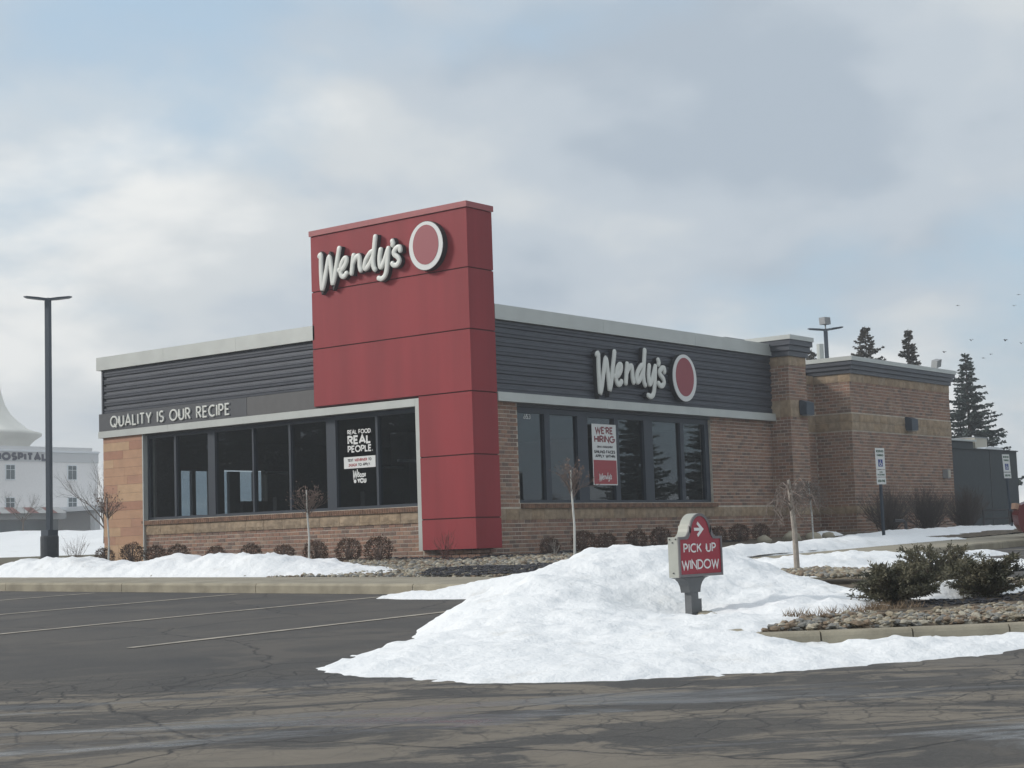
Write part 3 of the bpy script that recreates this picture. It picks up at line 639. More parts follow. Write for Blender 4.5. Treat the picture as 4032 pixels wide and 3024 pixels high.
def ribbon(m, pts, hw, fr, d0, d1):
    P = [Vector((x, y)) for x, y in pts]; n = len(P); lft, rgt = [], []
    for i in range(n):
        a = (P[i]-P[i-1]).normalized() if i else None; b = (P[i+1]-P[i]).normalized() if i < n-1 else None
        if n > 3 and (P[0]-P[-1]).length < 1e-5:
            if i == 0: a = (P[0]-P[-2]).normalized()
            if i == n-1: b = (P[1]-P[0]).normalized()
        t = (a+b) if (a is not None and b is not None) else (a if b is None else b)
        if t.length < 1e-3: t = a
        t.normalize(); nn = Vector((-t.y, t.x)); k = 1.0
        if a is not None and b is not None: k = min(2.2, 1/max(0.25, nn.dot(Vector((-b.y, b.x)))))
        lft.append(P[i]+nn*hw*k); rgt.append(P[i]-nn*hw*k)
    b0 = len(m.v)
    for i in range(n): m.v += [fr(lft[i].x, lft[i].y, d0), fr(rgt[i].x, rgt[i].y, d0), fr(rgt[i].x, rgt[i].y, d1), fr(lft[i].x, lft[i].y, d1)]
    for i in range(n-1):
        a = b0+4*i; c = a+4
        m.face((a+3, a+2, c+2, c+3)); m.face((a+1, c+1, c+2, a+2)); m.face((a, a+3, c+3, c))
    m.face((b0, b0+1, b0+2, b0+3)); e = b0+4*(n-1); m.face((e+3, e+2, e+1, e))
def text_width(s_, gap): return sum((GLY[c][0] if c != ' ' else 0.30)+gap for c in s_)-gap
def letter_mesh(m, c, fr, x0, y0, sx_, sy_, hw, d0, d1):
    for i, st in enumerate(GLY[c][1]): ribbon(m, [(x0+x*sx_, y0+y*sy_) for x, y in st], hw, fr, d0, d1+i*0.0006)
def text(s_, fr, x0, x1, y0, y1, wt, d0, d1, material, parent, name='lettering', gap=0.22, each=None, smooth=False):
    each = (y1-y0 >= 0.055) if each is None else each
    hw = wt/2; h = (y1-y0)-wt; tw_ = text_width(s_, gap); sx_ = (x1-x0-wt)/tw_; x = x0+hw; m = MB()
    for c in s_:
        if c == ' ': x += (0.30+gap)*sx_; continue
        if each: m = MB()
        letter_mesh(m, c, fr, x, y0+hw, sx_, h, hw, d0, d1)
        if each: m.build('letter', material, parent)
        x += (GLY[c][0]+gap)*sx_
    if not each: return stuff(m.build(name, material, parent))
# slogan on the fascia
sl = thing('slogan_sign', 'pale slogan letters along the charcoal fascia above the left windows', 'sign', (0.03, 9.0, 3.3))
text('QUALITY IS OUR RECIPE', left_fr(0.03), -11.05, -6.92, 3.355, 3.625, 0.036, 0.0, 0.03, MT['letter'], sl, each=True, gap=0.3)
# script word for the two wall signs: centre lines of the brush strokes, metres
SCRIPT = [[[(4.219, 4.305), (4.27, 4.327), (4.267, 4.066), (4.268, 3.818), (4.286, 3.51), (4.311, 3.511), (4.368, 3.65), (4.47, 4.016), (4.55, 4.252), (4.6, 4.024), (4.645, 3.596), (4.666, 3.597), (4.726, 3.744), (4.797, 4.037), (4.893, 4.414)]],
 [[(4.867, 3.878), (4.989, 3.897), (5.103, 4.018), (5.126, 4.126), (5.068, 4.144), (4.973, 4.047), (4.917, 3.881), (4.945, 3.744), (5.031, 3.705), (5.117, 3.776)]],
 [[(5.364, 4.176), (5.329, 4.006), (5.285, 3.75)], [(5.332, 3.981), (5.414, 4.087), (5.524, 4.145), (5.557, 4.045), (5.557, 3.892), (5.588, 3.786)]],
 [[(6.024, 4.196), (5.907, 4.163), (5.758, 4.006), (5.713, 3.85), (5.766, 3.802), (5.888, 3.911), (6.004, 4.072)], [(6.083, 4.529), (6.035, 4.242), (5.992, 3.982), (6.008, 3.815), (6.049, 3.747)]],
 [[(6.244, 4.197), (6.201, 3.994), (6.215, 3.807), (6.26, 3.788), (6.365, 3.939), (6.476, 4.166)], [(6.489, 4.193), (6.459, 3.944), (6.416, 3.682), (6.354, 3.55), (6.25, 3.497), (6.159, 3.525)]],
 [[(6.619, 4.347), (6.641, 4.294), (6.626, 4.251)]],
 [[(6.865, 4.092), (6.85, 4.17), (6.772, 4.175), (6.671, 4.1), (6.677, 4.022), (6.789, 3.937), (6.825, 3.847), (6.752, 3.768), (6.651, 3.77), (6.602, 3.816)]]]
def smooth_line(p, k=4):
    P = [Vector(q) for q in p]; o = []
    for i in range(len(P)-1):
        a, b, c, d = P[max(i-1, 0)], P[i], P[i+1], P[min(i+2, len(P)-1)]
        for j in range(k):
            t = j/k; o.append(0.5*((2*b)+(c-a)*t+(2*a-5*b+4*c-d)*t*t+(3*b-a-3*c+d)*t**3))
    return o+[P[-1]]
def puffy(m, pts, r, fr, d0, depth, seg=10):
    P = smooth_line(pts); n = len(P); t0 = (P[0]-P[1]).normalized(); t1 = (P[-1]-P[-2]).normalized()
    Q = [(P[0]+t0*r*math.sin(a), r*math.cos(a)) for a in (1.5, 1.1, 0.6)] + [(p, r) for p in P] + [(P[-1]+t1*r*math.sin(a), r*math.cos(a)) for a in (0.6, 1.1, 1.5)]
    b0 = len(m.v); k = len(Q)
    for i, (p, rr) in enumerate(Q):
        d = (Q[min(i+1, k-1)][0]-Q[max(i-1, 0)][0]).normalized(); nn = Vector((-d.y, d.x))
        for j in range(seg):
            a = math.pi*j/(seg-1); c, s_ = math.cos(a), math.sin(a)
            q = p+nn*rr*c; m.v.append(fr(q.x, q.y, d0+depth*(rr/r)**0.5*(s_**0.28 if s_ > 1e-6 else 0)))
    for i in range(k-1):
        for j in range(seg-1): m.face((b0+i*seg+j, b0+i*seg+j+1, b0+(i+1)*seg+j+1, b0+(i+1)*seg+j))
def flat_stroke(m, pts, r, fr, d0, d1):
    P = smooth_line(pts, 3); t0 = (P[0]-P[1]).normalized(); t1 = (P[-1]-P[-2]).normalized()
    ribbon(m, [tuple(P[0]+t0*r*0.8)]+[tuple(p) for p in P]+[tuple(P[-1]+t1*r*0.8)], r, fr, d0, d1)
def script_sign(fr, sx_, x0, y0, r, depth, root, ret=True):
    for g in SCRIPT:
        m = MB(); m2 = MB()
        for i, s_ in enumerate(g):
            pts = [((x-4.16)*sx_+x0, (y-3.45)*sx_+y0) for x, y in s_]
            puffy(m, pts, r, fr, depth*0.75+i*0.0007, depth*0.3); flat_stroke(m2, pts, r*1.1, fr, -0.005, depth*0.75-i*0.001)
        o = m.build('letter', MT['letter'], root, smooth=True)
        if ret: m2.build('letter_return', MT['return'], o)
def badge(fr, cx, cy, rx, rz, depth, root):
    el = lambda k: [(cx+rx*k*math.cos(t), cy+rz*k*math.sin(t)) for t in np.linspace(0, 2*math.pi, 40, endpoint=False)]
    MB().prism(el(1.0), fr, -0.005, depth-0.012).build('badge_rim', MT['return'], root)
    MB().prism(el(0.975), fr, depth-0.012, depth).build('badge_face', MT['white'], root)
    MB().prism([(cx+(x-cx)*0.74, cy+0.02+(y-cy)*0.80) for x, y in el(1.0)], fr, depth, depth+0.006).build('badge_centre', MT['redbadge'], root)
MT['redbadge'] = mat('badge_red', (0.30, 0.06, 0.075), 0.5)
ts = thing('script_sign', 'white script lettering on the front of the tall red tower', 'sign', (0, 2.7, 5.8))
script_sign(left_fr(0.0), 0.862, -3.99, 5.735, 0.053, 0.13, ts)
tb = thing('oval_badge', 'white oval badge with plain red centre at the top of the red tower', 'sign', (0, 0.95, 5.8)); badge(left_fr(0.0), -0.955, 6.285, 0.455, 0.50, 0.14, tb)
ws = thing('script_sign', 'white script lettering on the dark ribbed wall right of the tower', 'sign', (5.5, 0.1, 3.4))
script_sign(right_fr(0.07), 1.0, 4.16, 3.45, 0.060, 0.12, ws)
wb = thing('oval_badge', 'white oval badge with plain red centre on the dark ribbed wall', 'sign', (7.7, 0.1, 3.4)); badge(right_fr(0.07), 7.69, 4.0, 0.52, 0.56, 0.12, wb)
# house number, decals and poster on the glass
hn = thing('house_number', 'small white number 653 on the glass beside the tower', 'number', (2.0, 0.27, 2.89)); text('653', right_fr(0.274), 1.96, 2.20, 2.86, 2.965, 0.018, 0.001, 0.003, MT['white'], hn)
dc = thing('window_decal', 'white hiring slogan decal on the pane left of the red tower leg', 'decal', (0.27, 3.3, 1.7)); f_ = left_fr(0.274)
text('REAL FOOD.', f_, -3.62, -2.93, 2.705, 2.80, 0.019, 0.001, 0.003, MT['white'], dc)
text('REAL', f_, -3.62, -2.95, 2.49, 2.68, 0.044, 0.001, 0.003, MT['white'], dc)
text('PEOPLE.', f_, -3.62, -2.90, 2.325, 2.47, 0.029, 0.001, 0.003, MT['white'], dc)
MB().prism([(-3.735, 1.995), (-2.84, 1.995), (-2.84, 2.235), (-3.735, 2.235)], f_, 0.001, 0.004).build('white_label', MT['white'], dc)
text('TEXT', f_, -3.63, -3.46, 2.135, 2.195, 0.013, 0.0045, 0.006, MT['black'], dc); text('WENRIVER', f_, -3.43, -3.07, 2.135, 2.195, 0.013, 0.0045, 0.006, MT['redprint'], dc); text('TO', f_, -3.04, -2.95, 2.135, 2.195, 0.013, 0.0045, 0.006, MT['black'], dc)
text('242424', f_, -3.60, -3.36, 2.035, 2.095, 0.013, 0.0045, 0.006, MT['redprint'], dc); text('TO APPLY.', f_, -3.33, -2.98, 2.035, 2.095, 0.013, 0.0045, 0.006, MT['black'], dc)
m = MB()
for g in SCRIPT[:2]:
    for i, s_ in enumerate(g): flat_stroke(m, [((x-4.16)*0.18-3.49, (y-3.45)*0.2+1.765) for x, y in s_], 0.0115, f_, 0.001, 0.003)
m.build('lettering', MT['white'], dc)
text('GOT', f_, -3.31, -3.11, 1.80, 1.885, 0.026, 0.001, 0.003, MT['white'], dc); text('YOU', f_, -3.37, -3.11, 1.68, 1.785, 0.030, 0.001, 0.003, MT['white'], dc)
MB().prism([(-3.43+0.038*math.cos(t), 1.725+0.038*math.sin(t)) for t in np.linspace(0, 6.28, 16, endpoint=False)], f_, 0.001, 0.003).build('dot', MT['white'], dc)
ps = thing('window_poster', 'white and red hiring poster on the third pane right of the tower', 'poster', (4.72, 0.21, 1.52)); f0_ = right_fr(0.212); f_ = lambda a, b, d=0.0: f0_(a-0.05, b, d)
MB().prism([(4.31, 1.52), (5.22, 1.52), (5.22, 2.84), (4.31, 2.84)], f_, 0.002, 0.006).build('sheet', MT['white'], ps)
MB().prism([(4.335, 1.545), (5.195, 1.545), (5.195, 2.06), (4.335, 2.06)], f_, 0.006, 0.009).build('red_field', MT['redprint'], ps)
text("WE'RE", f_, 4.43, 5.10, 2.625, 2.785, 0.034, 0.006, 0.009, MT['darkredprint'], ps); text('HIRING', f_, 4.39, 5.15, 2.435, 2.595, 0.034, 0.006, 0.009, MT['darkredprint'], ps)
text('CREW & MANAGEMENT', f_, 4.48, 5.08, 2.325, 2.37, 0.009, 0.006, 0.009, MT['black'], ps)
text('SMILING FACES', f_, 4.37, 5.16, 2.205, 2.275, 0.017, 0.006, 0.009, MT['black'], ps); text('APPLY WITHIN', f_, 4.41, 5.15, 2.115, 2.18, 0.017, 0.006, 0.009, MT['black'], ps)
m = MB()
for g in SCRIPT:
    for i, s_ in enumerate(g): flat_stroke(m, [((x-4.16)*0.172+4.52, (y-3.45)*0.172+1.60) for x, y in s_], 0.0095, f_, 0.009, 0.0115)
m.build('lettering', MT['white'], ps)

# wall lights, meter box, roof gear
def wall_light(x, y, z, label):
    t_ = thing('wall_light', label, 'light', (x, y, z), 'box lights on the brick walls')
    MB().prism([(-0.20, 0), (-0.02, 0.0), (0, 0.06), (0, 0.36), (-0.05, 0.37), (-0.20, 0.31)], lambda a, b, d=0.0: (x+d, y+a+0.0, z+b), -0.2, 0.2).build('housing', MT['pole'], t_)
    MB().box(x-0.16, x+0.16, y-0.18, y-0.04, z-0.02, z-0.002).build('lens', MT['lightgrey'], t_)
wall_light(12.58, PY-0.02, 3.30, 'dark box light on the narrow brick pier under its cornice')
wall_light(17.68, WGY-0.02, 3.04, 'dark box light on the tan stone band of the rear wing')
t_ = thing('meter_box', 'small grey box low on the rear wing wall near its far corner', 'box', (19.9, WGY-0.01, 1.75)); MB().box(19.8, 20.0, WGY-0.16, WGY-0.009, 1.75, 2.0).build('housing', MT['lightgrey'], t_); MB().box(19.83, 19.97, WGY-0.175, WGY-0.161, 1.78, 1.97).build('cover', MT['beige'], t_)
t_ = thing('rooftop_unit', 'beige metal ventilation unit on the roof behind the long parapet', 'vent', (17.3, 4.6, 4.6))
MB().box(16.4, 18.2, 4.0, 5.2, 4.6, 5.98).build('cabinet', MT['beige'], t_); MB().box(16.35, 18.25, 3.95, 5.25, 5.98, 6.04).build('lid', MT['lightgrey'], t_)
tag(MB().tube([(20.15, 2.92, 4.55), (20.15, 2.92, 6.0)], 0.11, 10).build('vent_pipe', MT['silver']), 'short silver vent pipe standing on the rear wing roof', 'pipe')
def floodlight(name, x, y, z, label, h=0.0):
    t_ = thing(name, label, 'floodlight', (x, y, z))
    MB().tube([(x, y, z), (x, y, z+0.12+h)], 0.03, 6).build('bracket', MT['lightgrey'], t_)
    MB().obox((x, y, z+0.20+h), (0.11, -0.02, 0.03), (0.03, 0.10, 0.02), (-0.03, -0.03, 0.10)).build('housing', MT['lightgrey'], t_)
    return t_
floodlight('floodlight', 20.05, WGY+0.1, 4.86, 'tilted grey floodlight on the roof edge of the rear wing')

# ---------------------------------------------------------------- lamp posts
def lamp_post(x, y, z0, ztop, label, drum=True, flood=False, ang=0.0):
    t_ = thing('lamp_post', label, 'lamp post', (x, y, z0), 'lamp posts')
    if drum:
        MB().lathe((x, y, z0-0.3), [(0.25, 0), (0.25, 1.03), (0.235, 1.07)], 20).build('base', MT['drum'], t_)
        MB().box(x-0.165, x+0.165, y-0.165, y+0.165, z0+0.77, z0+0.92).build('base_cover', MT['pole'], t_)
    MB().obox((x, y, (z0+ztop)/2), (0.064, 0.02, 0), (-0.02, 0.064, 0), (0, 0, (ztop-z0)/2)).build('pole', MT['pole'], t_)
    for s_ in (-1, 1):
        d = Vector((math.cos(ang), math.sin(ang), 0))*s_; n_ = Vector((-d.y, d.x, 0)); c = Vector((x, y, ztop))
        m = MB(); pr = [(0.05, 0.05, 0.05), (0.16, 0.08, 0.045), (0.25, 0.13, 0.04), (0.58, 0.13, 0.03), (0.66, 0.05, 0.012)]; b0 = 0
        for u, hw, th in pr:
            up_ = 0.02+u*0.10
            for sgn, tz in ((-1, -th), (1, -th), (1, th*0.4), (-1, th*0.4)): m.v.append(tuple(c+d*u+n_*hw*sgn+Vector((0, 0, up_+tz))))
        for i in range(len(pr)-1):
            for j in range(4): m.face((i*4+j, i*4+(j+1) % 4, (i+1)*4+(j+1) % 4, (i+1)*4+j))
        m.face((3, 2, 1, 0)); e = 4*(len(pr)-1); m.face((e, e+1, e+2, e+3)); m.build('lamp_head', MT['pole'], t_)
    MB().lathe((x, y, ztop), [(0.07, 0), (0.05, 0.05), (0.0, 0.06)], 8).build('cap', MT['pole'], t_)
    if flood:
        MB().tube([(x, y, ztop), (x, y, ztop+0.22)], 0.03, 6).build('bracket', MT['lightgrey'], t_)
        MB().obox((x-0.02, y, ztop+0.34), (0.15, -0.04, 0.0), (0.04, 0.14, 0.0), (-0.02, 0, 0.13)).build('floodlight', MT['lightgrey'], t_)
lamp_post(3.64, 18.37, 0.2, 7.60, 'tall dark lamp post with twin heads on a round base, left of the restaurant', ang=R(-38))
lamp_post(31.03, 8.3, 0.3, 7.87, 'lamp post with twin heads and a floodlight rising behind the rear wing roof', drum=False, flood=True, ang=R(-62))
#@@PART2
# ---------------------------------------------------------------- pick-up sign
pk = thing('direction_sign', 'red arched direction sign with white arrow standing in the big snow mound', 'sign', (-11.92, -12.30, -0.32))
pf = right_fr(-12.30)
def arch(x0, x1, zb, zs, zt, inset=0.0):
    cx_ = (x0+x1)/2; hw = 0.185-inset; pts = [(x0+inset, zb+inset), (x1-inset, zb+inset), (x1-inset, zs-inset)]
    fl = 0.075
    for t in np.linspace(0, 1, 6): pts.append((cx_+hw+fl*(1-t)**1.6*(1 if inset == 0 else 0.92), zs-inset+fl*1.35*t**1.6))
    r = hw; zc = zt-inset-r*0.98
    for t in np.linspace(0.04, math.pi-0.04, 15): pts.append((cx_+r*math.cos(t), zc+r*0.98*math.sin(t)))
    for t in np.linspace(1, 0, 6): pts.append((cx_-hw-fl*(1-t)**1.6*(1 if inset == 0 else 0.92), zs-inset+fl*1.35*t**1.6))
    pts.append((x0+inset, zs-inset)); return pts
outer = arch(-12.19, -11.45, 0.0, 0.36, 0.57); inner = arch(-12.19, -11.45, 0.0, 0.36, 0.57, 0.024)
MB().prism(outer, pf, -0.05, 0.052).build('cabinet', MT['cabinet'], pk)
fm = MB(); nO = len(outer)
fm.v = [pf(x, y, 0.0525) for x, y in outer]+[pf(x, y, 0.066) for x, y in outer]+[pf(x, y, 0.066) for x, y in inner]+[pf(x, y, 0.056) for x, y in inner]
for i in range(nO):
    j = (i+1) % nO
    for k in range(3): fm.face((k*nO+i, k*nO+j, (k+1)*nO+j, (k+1)*nO+i))
fm.build('cabinet_frame', MT['cabinetframe'], pk)
MT['signred'] = mat('sign_face_red', (0.30, 0.022, 0.04), 0.25)
MB().prism(arch(-12.19, -11.45, 0.0, 0.36, 0.57, 0.0235), pf, 0.052, 0.058).build('sign_face', MT['signred'], pk)
text('PICK UP', pf, -12.105, -11.555, 0.216, 0.300, 0.0135, 0.058, 0.061, MT['white'], pk, gap=0.26)
text('WINDOW', pf, -12.145, -11.51, 0.066, 0.154, 0.0135, 0.058, 0.061, MT['white'], pk, gap=0.2)
am = MB(); ribbon(am, [(-11.915, 0.425), (-11.79, 0.425)], 0.0135, pf, 0.058, 0.061); ribbon(am, [(-11.86, 0.483), (-11.778, 0.425), (-11.86, 0.367)], 0.0135, pf, 0.058, 0.0617); am.build('arrow', MT['white'], pk)
for yy, zz_ in ((-12.335, 0.34), (-12.27, 0.34), (-12.30, 0.31), (-12.30, 0.04)): MB().tube([(-12.192, yy, zz_), (-12.197, yy, zz_)], 0.007, 8).build('bolt', MT['black'], pk)
nk = [(-12.17+0.0, -0.002), (-11.67, -0.002)]
np_ = [(-12.17, -0.004), (-12.10, -0.016), (-12.055, -0.045), (-12.025, -0.085), (-12.01, -0.14), (-11.835, -0.14), (-11.82, -0.085), (-11.79, -0.045), (-11.745, -0.016), (-11.67, -0.004)]
MB().prism(np_, pf, -0.048, 0.048).build('neck', MT['steel'], pk)
MB().box(-11.98, -11.86, -12.34, -12.27, -0.75, -0.141).build('post', MT['steel'], pk)
MB().box(-11.852, -11.80, -12.335, -12.275, -0.75, -0.20).build('conduit', MT['steel'], pk)

# ---------------------------------------------------------------- accessible parking signs
def park_sign(x, y, z0, ztop, ang, label, n_small, lean=0.0):
    t_ = thing('parking_sign', label, 'sign', (x, y, z0), 'accessible parking signs')
    rv = Vector((math.cos(ang), math.sin(ang), 0)); nv = Vector((math.sin(ang), -math.cos(ang), 0)); L_ = Vector((lean, 0, 0))
    def fr(a, b, d=0.0): q = Vector((x, y, 0))+rv*a+nv*d+Vector((0, 0, b))+rv*(-lean)*(b-z0); return tuple(q)
    def plate(a0, a1, b0, b1, d0, d1): return MB().prism([(a0, b0), (a1, b0), (a1, b1), (a0, b1)], fr, d0, d1)
    plate(-0.025, 0.025, z0-0.2, ztop-0.05, -0.025, 0.025).build('post', MT['pole'], t_)
    zt = ztop; plate(-0.15, 0.15, zt-0.455, zt, 0.027, 0.031).build('plate', MT['white'], t_)
    text('RESERVED', fr, -0.12, 0.12, zt-0.095, zt-0.045, 0.011, 0.031, 0.033, MT['greenprint'], t_); text('PARKING', fr, -0.105, 0.105, zt-0.18, zt-0.13, 0.011, 0.031, 0.033, MT['greenprint'], t_)
    pn = plate(-0.072, 0.072, zt-0.40, zt-0.245, 0.031, 0.033).build('blue_panel', MT['blueprint'], t_); m = MB()
    ribbon(m, [(0, zt-0.275), (0.0, zt-0.33), (0.03, zt-0.33), (0.042, zt-0.37)], 0.007, fr, 0.033, 0.0345); ribbon(m, A_(-0.005, zt-0.345, 0.034, 0.034, 110, 350, 10), 0.006, fr, 0.033, 0.0349); ribbon(m, [(-0.008, zt-0.262), (0.008, zt-0.262)], 0.008, fr, 0.033, 0.0353)
    m.build('wheelchair_symbol', MT['white'], t_); b = zt-0.47
    for i in range(n_small):
        plate(-0.15, 0.15, b-0.15, b, 0.027, 0.031).build('small_plate', MT['white'], t_)
        if n_small == 2 and i == 0: text('VAN', fr, -0.05, 0.05, b-0.065, b-0.03, 0.008, 0.031, 0.033, MT['greenprint'], t_); text('ACCESSIBLE', fr, -0.12, 0.12, b-0.12, b-0.085, 0.008, 0.031, 0.033, MT['greenprint'], t_)
        else: text('$250 FINE', fr, -0.12, 0.12, b-0.105, b-0.05, 0.012, 0.031, 0.033, MT['greenprint'], t_)
        b -= 0.16
park_sign(8.12, -4.6, 0.1, 2.11, R(-14), 'upright reserved parking sign with three white plates before the rear wing', 2, 0.012)
park_sign(17.1, -3.9, 0.3, 2.2, R(-14), 'leaning reserved parking sign with two white plates near the dark shed', 1, -0.05 if False else 0.07)

# ---------------------------------------------------------------- snow
def rbf_snow(name, label, pts, x0, x1, y0, y1, step, amp, base=G, seed=0.0, lim=-0.05, rough=1.0):
    P = np.array(pts, float); n = len(P); d = np.hypot(P[:, None, 0]-P[None, :, 0], P[:, None, 1]-P[None, :, 1])
    K = np.where(d > 0, d*d*np.log(d+1e-9), 0)+np.eye(n)*0.02; A = np.block([[K, np.c_[np.ones(n), P[:, :2]]], [np.c_[np.ones(n), P[:, :2]].T, np.zeros((3, 3))]])
    rel = P[:, 2]; cf = np.linalg.solve(A, np.r_[rel, 0, 0, 0])
    gx = np.arange(x0, x1+1e-6, step); gy = np.arange(y0, y1+1e-6, step); X, Y = np.meshgrid(gx, gy)
    Z = cf[n]+cf[n+1]*X+cf[n+2]*Y
    for i in range(n):
        r = np.hypot(X-P[i, 0], Y-P[i, 1]); Z += cf[i]*np.where(r > 0, r*r*np.log(r+1e-9), 0)
    return heightfield(name, label, gx, gy, Z, amp, base, seed, lim, rough)
def heightfield(name, label, gx, gy, Hh, amp, base, seed, lim=-0.05, rough=1.0):
    m = MB(); ny, nx = Hh.shape; keep = {}; hs = np.zeros_like(Hh)
    for j in range(ny):
        for i in range(nx):
            x, y = gx[i], gy[j]; h = Hh[j, i]
            e = fbm(x*2.1+seed, y*2.1, seed, 4)*0.5; f = fbm(x*5.5+seed, y*5.5, 3.1+seed, 3); ck = mnoise.noise(Vector((x*1.1+seed, y*1.1, 9.0)))
            w_ = max(0.0, min(1.0, h/0.16))
            chunk = max(0.0, mnoise.noise(Vector((x*7.3, y*7.3, seed+5)))-0.25)
            hs[j, i] = h+amp*(0.30*max(0, f)*(1-w_)*(1 if h > -0.02 else 0)+e*(0.35+0.65*w_)+0.30*f*(0.3+0.7*w_)*rough+0.55*chunk*w_*rough+0.35*ck*w_)
    def vid(j, i):
        if (j, i) not in keep: keep[(j, i)] = len(m.v); m.v.append((gx[i], gy[j], base(gx[i], gy[j])+hs[j, i]))
        return keep[(j, i)]
    for j in range(ny-1):
        for i in range(nx-1):
            if max(hs[j, i], hs[j, i+1], hs[j+1, i], hs[j+1, i+1]) > lim: m.face((vid(j, i), vid(j, i+1), vid(j+1, i+1), vid(j+1, i)))
    return tag(m.build(name, MT['snow'], smooth=True), label, 'snow')
mound = [(-15.92, -11.59, 0), (-16.09, -12.34, 0), (-16.15, -13.31, 0), (-15.85, -13.92, 0), (-15.25, -14.52, 0), (-14.55, -15.09, 0), (-13.9, -15.45, 0.0), (-13.4, -15.69, 0), (-12.98, -15.77, 0), (-12.2, -16.2, 0),
 (-16.6, -11.3, -.2), (-17, -12.6, -.25), (-17, -13.8, -.25), (-16.2, -14.9, -.25), (-15.2, -15.7, -.25), (-14, -16.3, -.25), (-12.8, -16.9, -.25),
 (-13.23, -10.14, 0.0), (-14.6, -10.9, 0.0), (-14.2, -10.2, -.2), (-12.6, -9.3, -.15), (-11.4, -8.9, -0.05), (-10.2, -8.5, 0.03), (-9.2, -7.9, 0.05), (-8.5, -8.2, 0.02), (-7.6, -9.2, 0.0), (-7.0, -10.1, 0.02), (-9.3, -7.0, -.2),
 (-10.02, -10.6, .67), (-12.9, -10.44, .24), (-12.01, -10.46, .44), (-11.13, -10.32, .60), (-10.57, -10.39, .67), (-9.39, -10.92, .64), (-8.99, -11.09, .49), (-8.43, -11.11, .30), (-7.96, -11.05, .17), (-9.6, -9.6, .42), (-11.0, -9.6, .32),
 (-14.09, -12.16, .16), (-12.68, -12.5, .15), (-12.22, -11.33, .38), (-15.07, -12.68, .10), (-14.27, -13.38, .10), (-13.34, -13.6, .16), (-11.92, -12.32, .12), (-12.2, -12.5, .12), (-11.6, -12.3, .16), (-11.5, -12.7, .19), (-10.87, -12.7, .24), (-11.3, -13.3, .24), (-15.06, -11.39, .05),
 (-11.9, -13.7, .19), (-12.9, -13.6, .17), (-12.4, -13.65, .17), (-11.5, -14.05, .17), (-13.9, -13.7, .17), (-10.5, -13.0, .24), (-9.6, -12.5, .22), (-9.0, -12.3, .17), (-8.3, -11.9, .12), (-8.9, -13.0, .16), (-10.4, -13.6, .19),
 (-13.75, -14.35, .08), (-13.4, -14.85, .075), (-12.95, -15.3, .07), (-12.5, -15.75, .06), (-14.5, -14.2, .08), (-14.1, -14.9, .05), (-11.9, -16.4, .02),
 (-13.3, -14.05, .07), (-12.9, -14.15, .06), (-12.5, -14.35, .05), (-12.6, -14.9, .04), (-12.0, -15.3, .04), (-11.7, -14.7, .05), (-11.45, -14.3, .13), (-10.8, -14.6, .05), (-10.2, -15.2, .05), (-9.3, -15.6, .05), (-9.4, -14.3, .1), (-7.3, -11.6, .1), (-6.9, -12.6, .1), (-7.6, -13.6, .1), (-6.2, -11.3, .0), (-6.0, -12.8, -.1), (-6.5, -14.8, -.1)]
rbf_snow('snow_mound', 'large ploughed snow mound around the red direction sign in the foreground', mound, -17.2, -5.8, -17.0, -6.8, 0.06, 0.085, seed=1.7, lim=-0.02)
def ridge(name, label, path, hf, wf, wb, step, amp, seed, base, pad=1.0, lim=-0.02):
    P = [Vector((p[0], p[1])) for p in path]; hs = [p[2] for p in path]
    xs_ = [p.x for p in P]; ys_ = [p.y for p in P]; gx = np.arange(min(xs_)-pad-wf, max(xs_)+pad+wb, step); gy = np.arange(min(ys_)-pad-wf, max(ys_)+pad+wb, step)
    Hh = np.full((len(gy), len(gx)), -0.3); a = np.array(xs_); b = np.array(ys_); X, Y = np.meshgrid(gx, gy); best = np.full(X.shape, 1e9)
    for i in range(len(P)-1):
        p, q = P[i], P[i+1]; d = q-p; t = np.clip(((X-p.x)*d.x+(Y-p.y)*d.y)/max(d.length_squared, 1e-9), 0, 1)
        ex, ey = X-(p.x+d.x*t), Y-(p.y+d.y*t); r = np.hypot(ex, ey); hh = hs[i]+(hs[i+1]-hs[i])*t
        side = ex*(CAM.x-p.x)+ey*(CAM.y-p.y) > 0; w_ = np.where(side, wf, wb); val = hh*np.cos(np.clip(r/w_, 0, 1.25)*math.pi/2)
        val = np.where(r/w_ > 1, -0.15*(r/w_-1)-0.01, val); better = r < best
        Hh = np.where(better, val, Hh); best = np.minimum(best, r)
    return heightfield(name, label, gx, gy, Hh, amp, base, seed, lim)
bank = [(7.9, .1), (7.26, .2), (6.69, .28), (5.74, .32), (5.13, .33), (4.38, .26), (3.45, .20), (3.03, .25), (2.54, .34), (1.81, .25), (1.41, .34), (0.77, .31), (0.03, .32), (-0.57, .22), (-1.1, .16), (-1.5, .07)]
ridge('snow_bank', 'long low snow bank along the pavement before the left windows', [(-5.3+(0.3 if y_ < 0 else 0), y_, z_+0.0) for y_, z_ in bank], 0, 0.95, 1.0, 0.07, 0.10, 4.2, lambda x, y: G(x, y)+0.14)
ridge('snow_bank', 'snow tongue over the kerb at the left foot of the big mound', [(-8.45, -6.1, .06), (-8.35, -6.8, .16), (-8.2, -7.6, .28), (-8.3, -8.6, .30), (-8.9, -9.4, .32)], 0, 0.45, 0.6, 0.06, 0.06, 6.1, lambda x, y: G(x, y)+0.02)
ridge('snow_bank', 'flat snow strip between the far pavement and the planting bed', [(-2.6, -5.4, .12), (0.4, -5.75, .18), (3.9, -5.8, .17), (6.2, -5.8, .14), (7.2, -5.85, .06)], 0, 0.6, 0.9, 0.08, 0.07, 8.3, lambda x, y: G(x, y)+0.14)
